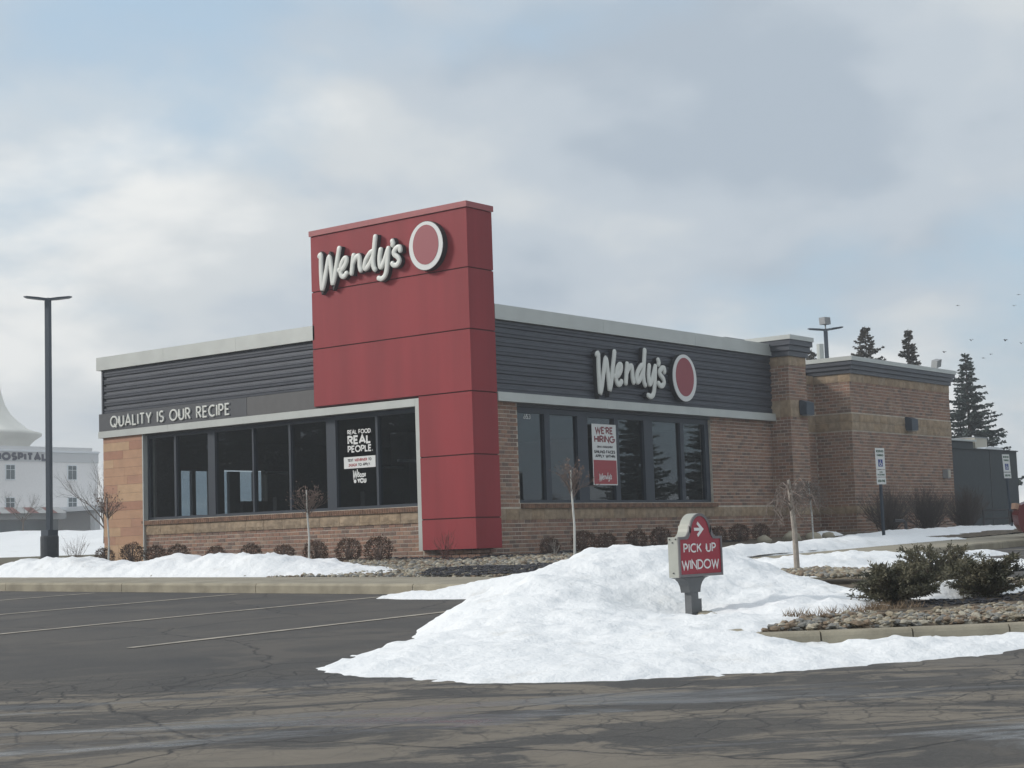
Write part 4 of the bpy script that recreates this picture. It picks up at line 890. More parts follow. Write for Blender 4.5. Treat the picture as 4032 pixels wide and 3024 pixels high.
ridge('snow_bank', 'snow drift lying between the weeping tree and the far pavement', [(-6.4, -9.2, .18), (-4.9, -9.4, .27), (-3.3, -9.6, .27), (-2.0, -9.9, .20), (-1.5, -10.2, .08)], 0, 1.7, 1.1, 0.08, 0.09, 2.9, lambda x, y: G(x, y)+0.05)
ridge('snow_bank', 'snow bank in front of the rear wing and its bare hedge', [(7.6, -3.7, .04), (8.4, -3.6, .07), (10.3, -3.5, .15), (12.8, -3.5, .14), (15.8, -3.5, .14), (18.4, -3.6, .13), (22, -3.8, .14)], 0, 1.5, 1.2, 0.1, 0.08, 3.3, lambda x, y: G(x, y)+0.10)
ridge('snow_patch', 'small snow lump at the far kerb left of its twin', [(-0.75, -8.75, .07), (0.25, -8.95, .08)], 0, 0.3, 0.35, 0.06, 0.05, 5.5, G, 0.4)
ridge('snow_patch', 'small snow lump at the far kerb nearest the red car', [(1.6, -8.85, .10), (2.9, -9.0, .09)], 0, 0.4, 0.4, 0.06, 0.05, 7.5, G, 0.4)
ridge('snow_patch', 'little snow heap at the foot of the rear wing corner', [(11.2, -1.5, .16), (11.7, -1.5, .13)], 0, 0.35, 0.35, 0.06, 0.05, 9.5, lambda x, y: G(x, y)+0.13, 0.4)
ridge('snow_patch', 'snow patch lying between the two front junipers', [(-10.3, -13.95, .14), (-9.7, -14.1, .16), (-9.2, -13.95, .1)], 0, 0.4, 0.5, 0.05, 0.05, 10.5, lambda x, y: G(x, y)+0.16, 0.3)
# snowfield behind the lamp post
fx, fy = FW.x/math.hypot(FW.x, FW.y), FW.y/math.hypot(FW.x, FW.y)
m = MB(); ds = list(np.arange(54, 100, 0.8)); ls = list(np.arange(-52, 4, 0.8)); nL = len(ls)
for d in ds:
    for l in ls:
        x, y = CAM.x+fx*d+fy*l, CAM.y+fy*d-fx*l
        ed = 57+1.5*mnoise.noise(Vector((l*0.13, 0.5, 1)))+(-l-17)*0.18
        k = max(-0.1, min(1.0, (d-ed)/17)); h = 1.25*(k if k < 0 else k**0.8)*(0.85+0.28*fbm(l*0.10, d*0.05, 2.0))+0.16*max(0, k)*fbm(l*0.5, d*0.4, 6.0)
        m.v.append((x, y, ground_z(x, y)+h+0.02))
for j in range(len(ds)-1):
    for i in range(nL-1): m.face((j*nL+i, j*nL+i+1, (j+1)*nL+i+1, (j+1)*nL+i))
tag(m.build('snow_field', MT['snow'], smooth=True), 'rising snow covered field behind the dark lamp post', 'snow')
m = MB(); ds = list(np.arange(46, 64, 1.0)); ls = list(np.arange(-40, -8, 1.0)); nL = len(ls)
for d in ds:
    for l in ls: x, y = CAM.x+fx*d+fy*l, CAM.y+fy*d-fx*l; m.v.append((x, y, ground_z(x, y)+0.03+0.02*fbm(x, y)))
for j in range(len(ds)-1):
    for i in range(nL-1): m.face((j*nL+i, j*nL+i+1, (j+1)*nL+i+1, (j+1)*nL+i))
struct(m.build('lawn', MT['grass'], smooth=True))

# ---------------------------------------------------------------- pebbles and mulch
ICO = [(-.526, 0, .851), (.526, 0, .851), (-.526, 0, -.851), (.526, 0, -.851), (0, .851, .526), (0, .851, -.526), (0, -.851, .526), (0, -.851, -.526), (.851, .526, 0), (-.851, .526, 0), (.851, -.526, 0), (-.851, -.526, 0)]
ICF = [(0, 4, 1), (0, 9, 4), (9, 5, 4), (4, 5, 8), (4, 8, 1), (8, 10, 1), (8, 3, 10), (5, 3, 8), (5, 2, 3), (2, 7, 3), (7, 10, 3), (7, 6, 10), (7, 11, 6), (11, 0, 6), (0, 1, 6), (6, 1, 10), (9, 0, 11), (9, 11, 2), (9, 2, 5), (7, 2, 11)]
rp_ = random.Random(21)
def scatter(name, label, n, sampler, zf, smin, smax, mats, flat=0.6, smooth=True):
    m = MB()
    for _ in range(n):
        q = sampler()
        if q is None: continue
        x, y = q; s_ = smin+(smax-smin)*rp_.random()**1.8; a = rp_.uniform(0, 6.28); ca, sa = math.cos(a), math.sin(a); ex, ey, ez = s_*rp_.uniform(0.9, 1.5), s_*rp_.uniform(0.6, 1.0), s_*flat*rp_.uniform(0.7, 1.2)
        z0 = zf(x, y)+ez*0.35; b0 = len(m.v); m.k = rp_.randrange(len(mats)); tl = rp_.uniform(-0.4, 0.4)
        for vx, vy, vz in ICO:
            jj = rp_.uniform(0.78, 1.18); px, py, pz = vx*ex*jj, vy*ey*jj, vz*ez*jj; pz += tl*px*0.6; m.v.append((x+px*ca-py*sa, y+px*sa+py*ca, z0+pz))
        for f in ICF: m.face((b0+f[0], b0+f[1], b0+f[2]))
    return stuff(m.build(name, mats, smooth=smooth), label, 'gravel')
def inpoly(x, y, P):
    c = False; j = len(P)-1
    for i in range(len(P)):
        if (P[i][1] > y) != (P[j][1] > y) and x < (P[j][0]-P[i][0])*(y-P[i][1])/(P[j][1]-P[i][1])+P[i][0]: c = not c
        j = i
    return c
def poly_sampler(P):
    xa, xb = min(p[0] for p in P), max(p[0] for p in P); ya, yb = min(p[1] for p in P), max(p[1] for p in P)
    def f():
        for _ in range(30):
            x, y = rp_.uniform(xa, xb), rp_.uniform(ya, yb)
            if inpoly(x, y, P): return x, y
    return f
scatter('bed_pebbles', 'tan river pebbles covering the bed before the red tower', 5200, poly_sampler([(-6.2, -5.4), (-6.2, 3.2), (-0.3, 3.2), (-0.3, -0.2), (3, -0.5), (3, -2.5), (-2.2, -4.6), (-4.8, -5.9)]), bed_z, 0.03, 0.065, PB)
scatter('bed_mulch', 'dark mulch chips at the corner of the bed near the pavement', 1500, poly_sampler([(-6.2, -6.2), (-6.2, -4.0), (-5.0, -3.2), (-3.6, -4.2), (-2.6, -5.8), (-4.5, -6.3)]), lambda x, y: bed_z(x, y)+0.05, 0.02, 0.045, [MT['chip']], 0.35, False)
scatter('bed_mulch', 'dark mulch chips along the foot of the brick walls', 2200, poly_sampler([(-0.5, -0.3), (-0.5, 9.0), (0.1, 9.0), (0.1, 0.1), (9, 0.1), (9, -0.7), (0.6, -0.6)]), lambda x, y: bed_z(x, y)+0.02, 0.02, 0.05, [MT['chip']], 0.35, False)
isl_z = lambda x, y: G(x, y)+KH-0.01
wedge = [(-13.62, -13.98), (-13.2, -13.88), (-12.7, -13.86), (-12.1, -13.98), (-12.1, -14.4), (-11.4, -14.6), (-10.4, -15.1), (-9.4, -15.9), (-10.4, -16.8), (-11.6, -16.1), (-12.4, -15.4), (-12.9, -14.85), (-13.35, -14.35)]
scatter('island_pebbles', 'rounded tan pebbles behind the kerb of the snowy island', 4200, poly_sampler(wedge), lambda x, y: isl_z(x, y)+rp_.uniform(0.0, 0.05), 0.014, 0.046, PB, 0.55, False)
scatter('island_mulch', 'dark mulch under the front junipers on the island', 1800, poly_sampler([(-11.6, -14.2), (-10.9, -14.0), (-9.6, -14.3), (-8.6, -15.2), (-9.4, -15.6), (-10.6, -14.8)]), lambda x, y: isl_z(x, y)+rp_.uniform(0.0, 0.06), 0.015, 0.032, [MT['chip']], 0.4, False)
scatter('island_pebbles', 'tan pebbles around the foot of the weeping tree', 900, poly_sampler([(-7.3, -10.4), (-6.8, -10.9), (-7.2, -12.0), (-7.9, -12.4), (-8.4, -11.9), (-8.0, -11.2)]), lambda x, y: isl_z(x, y)+0.13, 0.025, 0.055, PB)
m = MB()
TF = [(rp_.uniform(-12.8, -11.5),) for _ in range(26)]
for _ in range(520):
    x = rp_.choice(TF)[0]; y = -13.88-(x+12.6)*0.40+math.sin(x*31)*0.10+rp_.gauss(0, 0.035); x += rp_.gauss(0, 0.035); z = isl_z(x, y)+0.06; a = rp_.uniform(0, 6.28); h = rp_.uniform(0.02, 0.085); l = Vector((rp_.uniform(-.06, .06), rp_.uniform(-.06, .06), h)); wv = Vector((math.cos(a), math.sin(a), 0))*0.004
    p = Vector((x, y, z)); m.tri(p-wv, p+wv, p+l)
stuff(m.build('dead_grass', MT['deadgrass']), 'dry brown grass tufts sticking out between island pebbles and snow', 'grass')

# ---------------------------------------------------------------- plants
def grow(m, p, d, ln, r, depth, rnd, spread=0.6, nb=3, up=0.15, gnarl=0.18, tips=None, shrink=0.68, sides=4):
    pts, rads = [Vector(p)], [r]; d = Vector(d).normalized(); k = 4
    for i in range(k):
        d = (d+Vector((rnd.gauss(0, gnarl), rnd.gauss(0, gnarl), rnd.gauss(0, gnarl)+up*0.4))).normalized(); pts.append(pts[-1]+d*ln/k); rads.append(r*(1-0.5*(i+1)/k))
    m.tube(pts, rads, sides if depth > 0 else 3, cap=False)
    if depth == 0:
        if tips is not None: tips.append((pts[-1], d))
        return
    for b in range(nb):
        t = rnd.uniform(0.35, 1.0); i = min(k-1, int(t*k)); q = pts[i].lerp(pts[i+1], t*k-i) if i < k else pts[-1]
        a = d.orthogonal().normalized(); a.rotate(Matrix.Rotation(rnd.uniform(0, 6.28), 3, d)); nd = (d+a*rnd.uniform(spread*0.6, spread*1.3)+Vector((0, 0, up))).normalized()
        grow(m, q, nd, ln*shrink*rnd.uniform(0.8, 1.15), max(r*0.5, 0.0016), depth-1, rnd, spread, nb, up, gnarl, tips, shrink, sides)
    grow(m, pts[-1], d, ln*shrink, max(r*0.5, 0.0016), depth-1, rnd, spread, nb, up, gnarl, tips, shrink, sides)
def leafquad(m, p, d, l, w_, rnd):
    d = Vector(d).normalized(); a = d.cross(Vector((rnd.uniform(-1, 1), rnd.uniform(-1, 1), rnd.uniform(-1, 1))))
    if a.length < 1e-3: a = d.orthogonal()
    a = a.normalized()*w_; p = Vector(p); m.quad(p-a*0.3, p+d*l*0.5-a, p+d*l, p+d*l*0.5+a)
# clipped round shrubs
def make_shrub(seed):
    rnd = random.Random(seed); root = thing('round_shrub', 'x', 'shrub', (0, 0, 0), 'clipped round shrubs'); m = MB(); tw_ = MB()
    rx, rz = 0.30, 0.27
    for i in range(26):
        th = rnd.uniform(0, 6.28); ph = rnd.uniform(0.05, 1.3); e = Vector((rx*0.9*math.sin(ph)*math.cos(th), rx*0.9*math.sin(ph)*math.sin(th), 0.26+rz*0.8*math.cos(ph))); tw_.tube([(0, 0, -0.1), e*0.5+Vector((0, 0, 0.05)), e], [0.012, 0.008, 0.003], 4, False)
    for i in range(1500):
        th = rnd.uniform(0, 6.28); cz = rnd.uniform(-0.85, 1); sr = math.sqrt(max(0, 1-cz*cz)); n_ = Vector((sr*math.cos(th), sr*math.sin(th), cz)); lump = 1+0.16*fbm(n_.x*2.6+seed, n_.y*2.6, n_.z*2.6, 3)
        rr = lump*rnd.uniform(0.72, 1.02); p = Vector((n_.x*rx*rr, n_.y*rx*rr, 0.26+n_.z*rz*rr)); d = (n_+Vector((rnd.gauss(0, .6), rnd.gauss(0, .6), rnd.gauss(0, .6)+0.2)))
        leafquad(m, p, d, rnd.uniform(0.025, 0.05), rnd.uniform(0.008, 0.015), rnd)
    m.build('foliage', MT['boxleaf'], root); tw_.build('stems', MT['twig'], root); return root
protos = [make_shrub(s_) for s_ in (1, 2, 3)]
spots = [(-0.75, y_, 1) for y_ in (10.25, 9.35, 8.56, 7.65, 6.5, 5.5, 4.4, 3.5, 2.65, 1.8)]
rs = random.Random(9)
for i, (x, y, _) in enumerate(spots):
    sc = (0.74, 0.9, 0.78, 0.82, 0.74, 0.76, 0.72, 0.84, 0.88, 0.95)[i]; src = protos[i % 3]
    o = copy_tree(src, (x-rs.uniform(0, .15), y, bed_z(x, y)-0.02), rs.uniform(0, 6), sc)
    o['label'] = '%s brown clipped shrub from the tile pier along the left brick wall' % ORD[i] if i < 9 else 'brown clipped shrub closest to the red tower on the left wall'
    if i == 0: o['label'] = 'brown clipped shrub at the foot of the tile pier'
rspots = [1.55, 2.72, 3.5, 4.6, 5.55, 6.6, 7.9, 8.9, 9.9]
for i, x in enumerate(rspots):
    o = copy_tree(protos[(i+1) % 3], (x, -0.6, bed_z(x, -0.6)-0.02), rs.uniform(0, 6), (0.68, 0.85, 0.72, 0.76, 0.8, 0.74, 0.74, 0.8, 0.74)[i])
    o['label'] = '%s dark clipped shrub right of the tower along the shaded brick wall' % ORD[i]
for p in protos:
    for c in [c for c in bpy.data.objects if c.parent == p]: bpy.data.objects.remove(c)
    bpy.data.objects.remove(p)
# young standard trees
def standard_tree(x, y, h, cr, label, seed, ht=1.0, mat_stem='stake', dense=True):
    rnd = random.Random(seed); z0 = bed_z(x, y) if y > BEDY else G(x, y)+KH; t_ = thing('young_tree', label, 'tree', (x, y, z0), 'young lollipop trees'); m = MB(); tips = []
    MB().tube([(x, y, z0-0.2), (x+0.02, y-0.01, z0+h*0.5), (x-0.01, y, z0+h), (x-0.02, y, z0+h+cr*1.1)], [0.024, 0.02, 0.017, 0.010], 7).build('trunk', MT[mat_stem], t_)
    for i in range(22):
        a = i*2.4+rnd.uniform(-.3, .3); p = Vector((x, y, z0+h-0.12+rnd.uniform(0, cr*0.6))); sp = rnd.uniform(0.15, 1.3)
        grow(m, p, (math.cos(a)*sp, math.sin(a)*sp, 1.0), cr*0.75, 0.008, 2, rnd, 0.5, 2, 0.10, 0.14, tips, 0.6)
    m.build('branches', MT['twig'], t_); f = MB()
    for p, d in tips:
        for _ in range(1): leafquad(f, p+Vector((rnd.gauss(0, .015),)*3), (d.x+rnd.gauss(0, .6), d.y+rnd.gauss(0, .6), d.z+rnd.gauss(0, .5)), rnd.uniform(0.03, 0.06), rnd.uniform(0.008, 0.016), rnd)
    stuff(f.build('seed_heads', MT['seed'], t_))
standard_tree(-2.0, 8.62, 1.05, 0.36, 'young bare lollipop tree with white stem before the tile pier', 31)
standard_tree(-2.0, 2.55, 1.02, 0.38, 'young bare lollipop tree with white stem before the left windows', 32)
standard_tree(-0.93, -3.0, 1.12, 0.40, 'young bare lollipop tree with white stem right of the red tower', 33)
MT['weeptwig'] = mat('weeping_twig', (0.19, 0.155, 0.135), 0.9)
# weeping trees
def weeping(x, y, z0, h, r_, label, seed, rad, nbr, trunk):
    rnd = random.Random(seed); t_ = thing('weeping_tree', label, 'tree', (x, y, z0)); m = MB()
    MB().tube([(x+0.02, y, z0-0.2), (x, y, z0+h*0.5), (x-0.03, y+0.02, z0+h), (x-0.05, y+0.02, z0+h*1.12)], [rad, rad*0.9, rad*0.75, rad*0.4], 9).build('trunk', MT[trunk], t_)
    for i in range(nbr):
        a = rnd.uniform(0, 6.28); L_ = r_*rnd.uniform(0.55, 1.1); p = Vector((x-0.03, y+0.02, z0+h*rnd.uniform(0.72, 1.08))); pts = [p]
        for k in range(1, 8):
            t = k/7; drop = -h*rnd.uniform(0.26, 0.44)*max(0, t-0.35)**1.4; rise = 0.11*math.sin(min(1, t*1.5)*math.pi)*h
            pts.append(p+Vector((math.cos(a+t*rnd.uniform(-.5, .5))*L_*t**0.8, math.sin(a+t*rnd.uniform(-.4, .4))*L_*t**0.8, rise+drop+rnd.gauss(0, .012))))
        m.tube(pts, [0.007*(1-0.8*k/7)+0.0012 for k in range(8)], 4, False)
        for _ in range(6):
            k = rnd.randrange(2, 7); q = pts[k]; e = [q]
            for j in range(3): e.append(e[-1]+Vector((rnd.gauss(0, .045), rnd.gauss(0, .045), -rnd.uniform(0.015, 0.07))))
            m.tube(e, [0.0028, 0.0022, 0.0016, 0.001], 3, False)
    m.build('branches', MT['weeptwig'], t_)
weeping(-7.2, -10.81, G(-7.2, -10.81)+KH+0.1, 0.98, 0.46, 'bare weeping tree with thick pale trunk rising from the snowy island', 41, 0.036, 22, 'palebark')
weeping(7.48, -3.25, G(7.48, -3.25)+KH, 1.15, 0.5, 'bare weeping tree with thin white stem near the brick pier', 42, 0.02, 40, 'stake')
# twiggy shrubs
def twig_shrub(name, x, y, z0, h, r_, n_, label, seed, material, group=None, thick=0.006, depth=2):
    rnd = random.Random(seed); t_ = thing(name, label, 'shrub', (x, y, z0), group); m = MB()
    for i in range(n_):
        a = rnd.uniform(0, 6.28); s_ = rnd.uniform(0.0, 1.0); grow(m, (x+rnd.gauss(0, .05), y+rnd.gauss(0, .05), z0-0.03), (math.cos(a)*s_*r_/h, math.sin(a)*s_*r_/h, 1), h*0.55*rnd.uniform(0.7, 1.1), thick, depth, rnd, 0.45, 2, 0.1, 0.12, None, 0.55)
    m.build('twigs', material, t_); return t_
MT['redtwig'] = mat('red_twig', (0.13, 0.055, 0.045), 0.9)
MT['greytwig'] = mat('grey_twig', (0.095, 0.078, 0.07), 0.9)
twig_shrub('twig_shrub', -0.8, 0.1, bed_z(-.8, .1), 0.68, 0.40, 16, 'spiky reddish bare shrub at the foot of the red tower', 51, MT['redtwig'])
twig_shrub('stem_clump', 1.45, -0.75, bed_z(1.45, -.75), 0.40, 0.12, 7, 'small clump of cut pale stems right of the tower foot', 52, MT['palebark'], thick=0.014, depth=1)
twig_shrub('twig_shrub', -0.6, 11.6, bed_z(-.6, 11.6), 0.75, 0.55, 16, 'loose brown bare shrub left of the tile pier', 53, MT['twig'])
for i, x in enumerate((13.9, 16.2, 18.7)):
    twig_shrub('bare_hedge', x, -2.0, G(x, -2)+KH, 1.15, 1.3, 120, ('leftmost bare grey hedge bush against the rear wing', 'middle bare grey hedge bush under the meter box', 'rightmost bare grey hedge bush by the dark shed')[i], 60+i, MT['greytwig'], 'bare hedge bushes', 0.013, 3)
# junipers
def juniper(x, y, z0, r_, h, label, seed):
    rnd = random.Random(seed); t_ = thing('juniper', label, 'shrub', (x, y, z0), 'spreading junipers'); m = MB(); st = MB()
    for i in range(80):
        a = rnd.uniform(0, 6.28); up = rnd.uniform(0.08, 1.0); L_ = r_*rnd.uniform(0.7, 1.15); pts = []
        for k in range(6):
            t = k/5; rr = L_*t*(1-0.35*up); pts.append(Vector((x+math.cos(a+0.3*t)*rr, y+math.sin(a+0.3*t)*rr, z0+0.02+h*up*math.sin(t*1.35)*1.0+0.02*k*0)))
        st.tube(pts, [0.011*(1-0.8*k/5)+0.001 for k in range(6)], 4, False)
        for k in range(1, 6):
            for _ in range(9):
                q = pts[k-1].lerp(pts[k], rnd.random()); d = (pts[k]-pts[k-1]).normalized()+Vector((rnd.gauss(0, .7), rnd.gauss(0, .7), rnd.gauss(0.25, .5))); d.normalize(); L2 = rnd.uniform(0.05, 0.11)*(1.0-0.35*k/5)
                for s2 in range(5):
                    b = q+d*L2*s2/5; leafquad(m, b, d+Vector((rnd.gauss(0, .55), rnd.gauss(0, .55), rnd.gauss(0, .55))), rnd.uniform(0.022, 0.042), 0.006, rnd)
    m.build('foliage', MT['needle'], t_); st.build('branches', MT['bark'], t_)
juniper(-11.13, -13.93, isl_z(-11.13, -13.93)+0.06, 0.38, 0.31, 'nearest spreading juniper, leftmost of the three on the island', 71)
juniper(-10.28, -14.41, isl_z(-10.28, -14.41)+0.06, 0.40, 0.35, 'spreading juniper at the right edge of the island', 72)
juniper(-9.05, -13.36, isl_z(-9.05, -13.36)+0.06, 0.46, 0.40, 'rear spreading juniper between and behind the other two', 73)
twig_shrub('dry_tuft', -7.75, -11.85, isl_z(-7.75, -11.85)+0.1, 0.12, 0.16, 22, 'small dry brown tuft beside the weeping tree pebbles', 74, MT['twig'], None, 0.003, 1)
# spruces
def make_spruce(h, r_, seed, needle, drop_):
    rnd = random.Random(seed); root = thing('spruce_tree', 'x', 'tree', (0, 0, 0), 'spruces behind the restaurant'); m = MB(); tr = MB()
    tr.tube([(0, 0, -0.3), (0, 0, h*0.5), (0, 0, h)], [0.16, 0.09, 0.012], 7)
    z = h*0.12
    while z < h*0.99:
        t = (h-z)/h; R_ = r_*t**0.85; nb = rnd.randrange(6, 10); a0 = rnd.uniform(0, 6.28)
        for b in range(nb):
            a = a0+b*6.283/nb+rnd.gauss(0, .18); L_ = R_*rnd.uniform(0.45, 1.15)+0.06; d = Vector((math.cos(a), math.sin(a), 0)); pts = []; zj = rnd.gauss(0, h*0.012)
            for k in range(5):
                u = k/4; pts.append(Vector((0, 0, min(h*0.99, z+zj)))+d*L_*u+Vector((0, 0, L_*(-drop_*u+drop_*1.1*u*u))))
            tr.tube(pts, [0.022*t+0.004, 0.012*t+0.004, 0.008*t+0.003, 0.004, 0.002], 3, False)
            n_ = int(16+L_*34)
            for j in range(n_):
                u = rnd.uniform(0.12, 1.0); i = min(3, int(u*4)); q = pts[i].lerp(pts[i+1], u*4-i); sd = d.cross(Vector((0, 0, 1)))*rnd.choice((-1, 1)); dd = d*0.7+sd*rnd.uniform(0.1, 1.0)+Vector((0, 0, rnd.uniform(-0.75, 0.2)))
                L2 = rnd.uniform(0.16, 0.36)*(0.55+0.6*t)*(1.15-0.5*u)
                leafquad(m, q, dd, L2, L2*0.22, rnd); leafquad(m, q, dd+Vector((rnd.gauss(0, .4), rnd.gauss(0, .4), rnd.gauss(0, .4))), L2*0.8, L2*0.22, rnd)
        z += h*0.022+0.05*t
    m.build('crown', needle, root); tr.build('trunk', MT['bark'], root); return root
sp1 = make_spruce(8.0, 2.9, 81, MT['spruce'], 0.22)
sp1.location = (46.7, 9.44, 0.2); sp1['label'] = 'dark green spruce rising right of the rear wing'
for i, (x, y, zt, rz, lb) in enumerate(((39.24, 10.68, 8.94, 1.0, 'widest spruce top above the rear wing roof, beside the lamp'), (40.38, 9.26, 8.77, 2.3, 'narrow spruce top above the rear wing roof, rightmost there'), (37.9, 12.54, 8.05, 4.0, 'spruce tip just showing between brick pier and vent pipe'))):
    if i == 0: sp2 = make_spruce(8.7, 3.4, 82, MT['spruce_dry'], 0.55); o = sp2; o.location = (x, y, zt-8.7)
    elif i == 1: o = make_spruce(8.5, 1.9, 83, MT['spruce_dry'], 0.5); o.location = (x, y, zt-8.5)
    else: o = copy_tree(sp2, (x, y, zt-8.7), rz, 1.0)
    o['label'] = lb
# spruces across the roads, mirrored in the window panes
for i in range(30):
    t_ = (i % 15)/14; o = copy_tree(sp1, (-54+22*t_-5*(i//15)+rs.uniform(-1.2, 1.2), 34+30*t_+4*(i//15)+rs.uniform(-1.2, 1.2), 0.2), rs.uniform(0, 6), rs.uniform(1.25, 1.7)); o['label'] = 'spruce in the row across the road, mirrored in the left panes'; o['group'] = 'spruces across the road'
for i, (x, y) in enumerate(((49, -28.5), (53, -26.5), (56, -23.5), (60, -24))):
    o = copy_tree(sp1, (x, y, 0.2), rs.uniform(0, 6), rs.uniform(0.8, 1.2)); o['label'] = 'spruce beyond the right lot, mirrored in the darker right panes'; o['group'] = 'spruces beyond the right lot'
# bare trees on the left
def bare_tree(x, y, z0, h, label, seed, spread, n_=5, thick=0.05):
    rnd = random.Random(seed); t_ = thing('bare_tree', label, 'tree', (x, y, z0), 'bare trees on the left'); m = MB(); MB().tube([(x, y, z0-0.3), (x+0.03, y, z0+h*0.18), (x, y+0.03, z0+h*0.33)], [thick, thick*0.9, thick*0.75], 7).build('trunk', MT['bark'], t_)
    for i in range(n_):
        a = i*2.4; grow(m, (x, y, z0+h*rnd.uniform(0.15, 0.33)), (math.cos(a)*spread, math.sin(a)*spread, 1), h*0.36, thick*0.55, 4, rnd, 0.55, 2, 0.12, 0.13, None, 0.66)
    m.build('crown', MT['bark'], t_)
bare_tree(14.6, 30.0, 0.9, 3.0, 'bare tree half hidden behind the tile pier', 91, 0.75, 9)
bare_tree(35.84, 64.95, 2.0, 2.6, 'small flat topped bare tree before the far hospital', 92, 1.2, 5)
# ---------------------------------------------------------------- hospital
HB = thing('hospital_building', 'pale hospital block with a white tent roof far behind the lamp post', 'building', (60, 105, 1.5))
hf = right_fr(105.0)
MB().box(40, 72.5, 105, 125, 0.5, 10.0).build('wall', MT['hosp'], HB)
MB().box(40, 72.55, 104.93, 105.0, 8.96, 9.82).build('grey_band', MT['hospband'], HB)
MB().box(40, 72.6, 104.85, 105.0, 9.82, 10.0).build('white_band', MT['hosptrim'], HB); MB().box(41, 72.2, 105.4, 124, 10.0, 10.35).build('parapet', MT['hospband'], HB)
for i, (a, b_, z0, z1) in enumerate(((62.54, 63.39, 7.37, 8.6), (69.14, 70.02, 7.4, 8.63), (62.5, 63.35, 4.5, 5.7), (55.9, 56.8, 7.37, 8.6), (69.14, 70.02, 4.5, 5.7))):
    wn = MB().box(a-0.09, b_+0.09, 104.93, 105.0, z0-0.09, z1+0.09).build('window', MT['hosptrim'], HB)
    for u0, u1 in ((a, (a+b_)/2-0.03), ((a+b_)/2+0.03, b_)):
        for v0, v1 in ((z0, z1-0.42), (z1-0.37, z1)): MB().box(u0, u1, 104.91, 104.929, v0, v1).build('pane', MT['hglass'], wn)
hs_ = thing('hospital_sign', 'navy block letters on the far hospital wall', 'sign', (63, 104.9, 9.0))
text('HOSPITAL', hf, 61.3, 66.78, 9.02, 9.74, 0.21, 0.08, 0.14, MT['navy'], hs_, each=True, gap=0.38)
# tent roof: flared cone over an oval rim
m = MB(); rings = [(1.7, 17.0), (2.0, 16.9), (2.1, 15.8), (2.5, 14.5), (3.05, 13.6), (3.8, 12.9), (4.6, 12.3), (5.3, 11.95), (5.95, 11.8), (5.95, 11.6), (5.3, 11.2), (4.85, 10.8), (4.7, 10.35)]
nS = 28
for r_, z in rings:
    for j in range(nS): a = 2*math.pi*j/nS; m.v.append((63.75+r_*math.cos(a), 111+r_*0.85*math.sin(a), z+(0.10*math.cos(4*a) if 2.2 < r_ < 5.2 and z > 11.9 else 0)))
for i in range(len(rings)-1):
    for j in range(nS): m.face((i*nS+j, i*nS+(j+1) % nS, (i+1)*nS+(j+1) % nS, (i+1)*nS+j))
m.face(tuple(range(nS))); m.build('tent_roof', MT['tent'], HB, smooth=True)
MB().tube([(67.6, 106, 10.0), (67.6, 106, 11.4)], 0.06, 6).build('roof_mast', MT['steel'], HB)
MB().box(66.4, 76, 98, 104.9, 4.35, 4.75).build('canopy_roof', MT['hosptrim'], HB)
for x in (67.2, 70.5, 73.8): MB().box(x-0.3, x+0.3, 98.3, 98.9, 0.5, 4.349).build('canopy_pillar', MT['hospband'], HB)
MB().box(55, 66.3, 101.5, 104.9, 3.7, 4.5).build('entrance_fascia', MT['hospband'], HB); MB().box(55, 66.2, 102.5, 104.85, 0.5, 3.69).build('entrance_wall', MT['hglass'], HB)
MT['awning'] = mat('awning_red', (0.26, 0.09, 0.07), 0.8); MT['awningw'] = mat('awning_white', (0.55, 0.54, 0.52), 0.8)
for i in range(9): x = 57+i*0.95; MB().prism([(0, 4.4), (0, 4.75), (-1.1, 4.2)], lambda a, b, d=0.0, x=x: (x+d, 101.5+a, b), 0, 0.94).build('awning_strip', MT['awning' if i % 2 else 'awningw'], HB)
# ---------------------------------------------------------------- shed, unit, rail, pipe
sh = thing('dark_shed', 'dark clad shed behind the far end of the rear wing', 'shed', (31, 5, 0.3))
MB().box(29.0, 35.5, 3.0, 9.0, 0.0, 3.08).build('wall', MT['shed'], sh); MB().box(30.1, 32.45, 3.4, 8.0, 3.081, 3.40).build('upper_wall', MT['shed'], sh)
MB().box(30.0, 32.55, 3.3, 8.1, 3.401, 3.47).build('roof_trim', MT['silver'], sh); MB().box(28.95, 35.55, 2.95, 9.05, 3.081, 3.12).build('roof_edge', MT['shed'], sh)
MB().box(32.9, 32.94, 2.985, 2.999, 0.2, 3.05).build('panel_joint', MT['black'], sh)
t_ = thing('air_unit', 'beige air conditioning unit with snow on the dark shed roof', 'air conditioner', (33.2, 4.0, 3.12)); MB().box(32.65, 33.75, 3.4, 4.6, 3.12, 3.56).build('cabinet', MT['beige'], t_); MB().box(32.63, 33.77, 3.38, 4.62, 3.56, 3.59).build('lid', MT['lightgrey'], t_)
MB().prism([(32.5, 3.121), (34.3, 3.121), (34.2, 3.17), (33.6, 3.22), (32.7, 3.2)], right_fr(3.1), -0.25, 0.1).build('snow_cap', MT['snow'], t_)
rl = thing('handrail', 'low dark steel handrail by the pavement near the leaning sign', 'railing', (18, -3.2, 0.4)); ra, rbb = Vector((17.69, -2.9, 0)), Vector((18.5, -4.0, 0))
for t in (0, 0.5, 1): p = ra.lerp(rbb, t); MB().tube([(p.x, p.y, 0.2), (p.x, p.y, 0.79)], 0.03, 6).build('post', MT['black'], rl)
for z in (0.78, 0.56): MB().tube([(ra.x, ra.y, z), (rbb.x, rbb.y, z)], 0.025, 6).build('rail', MT['black'], rl)
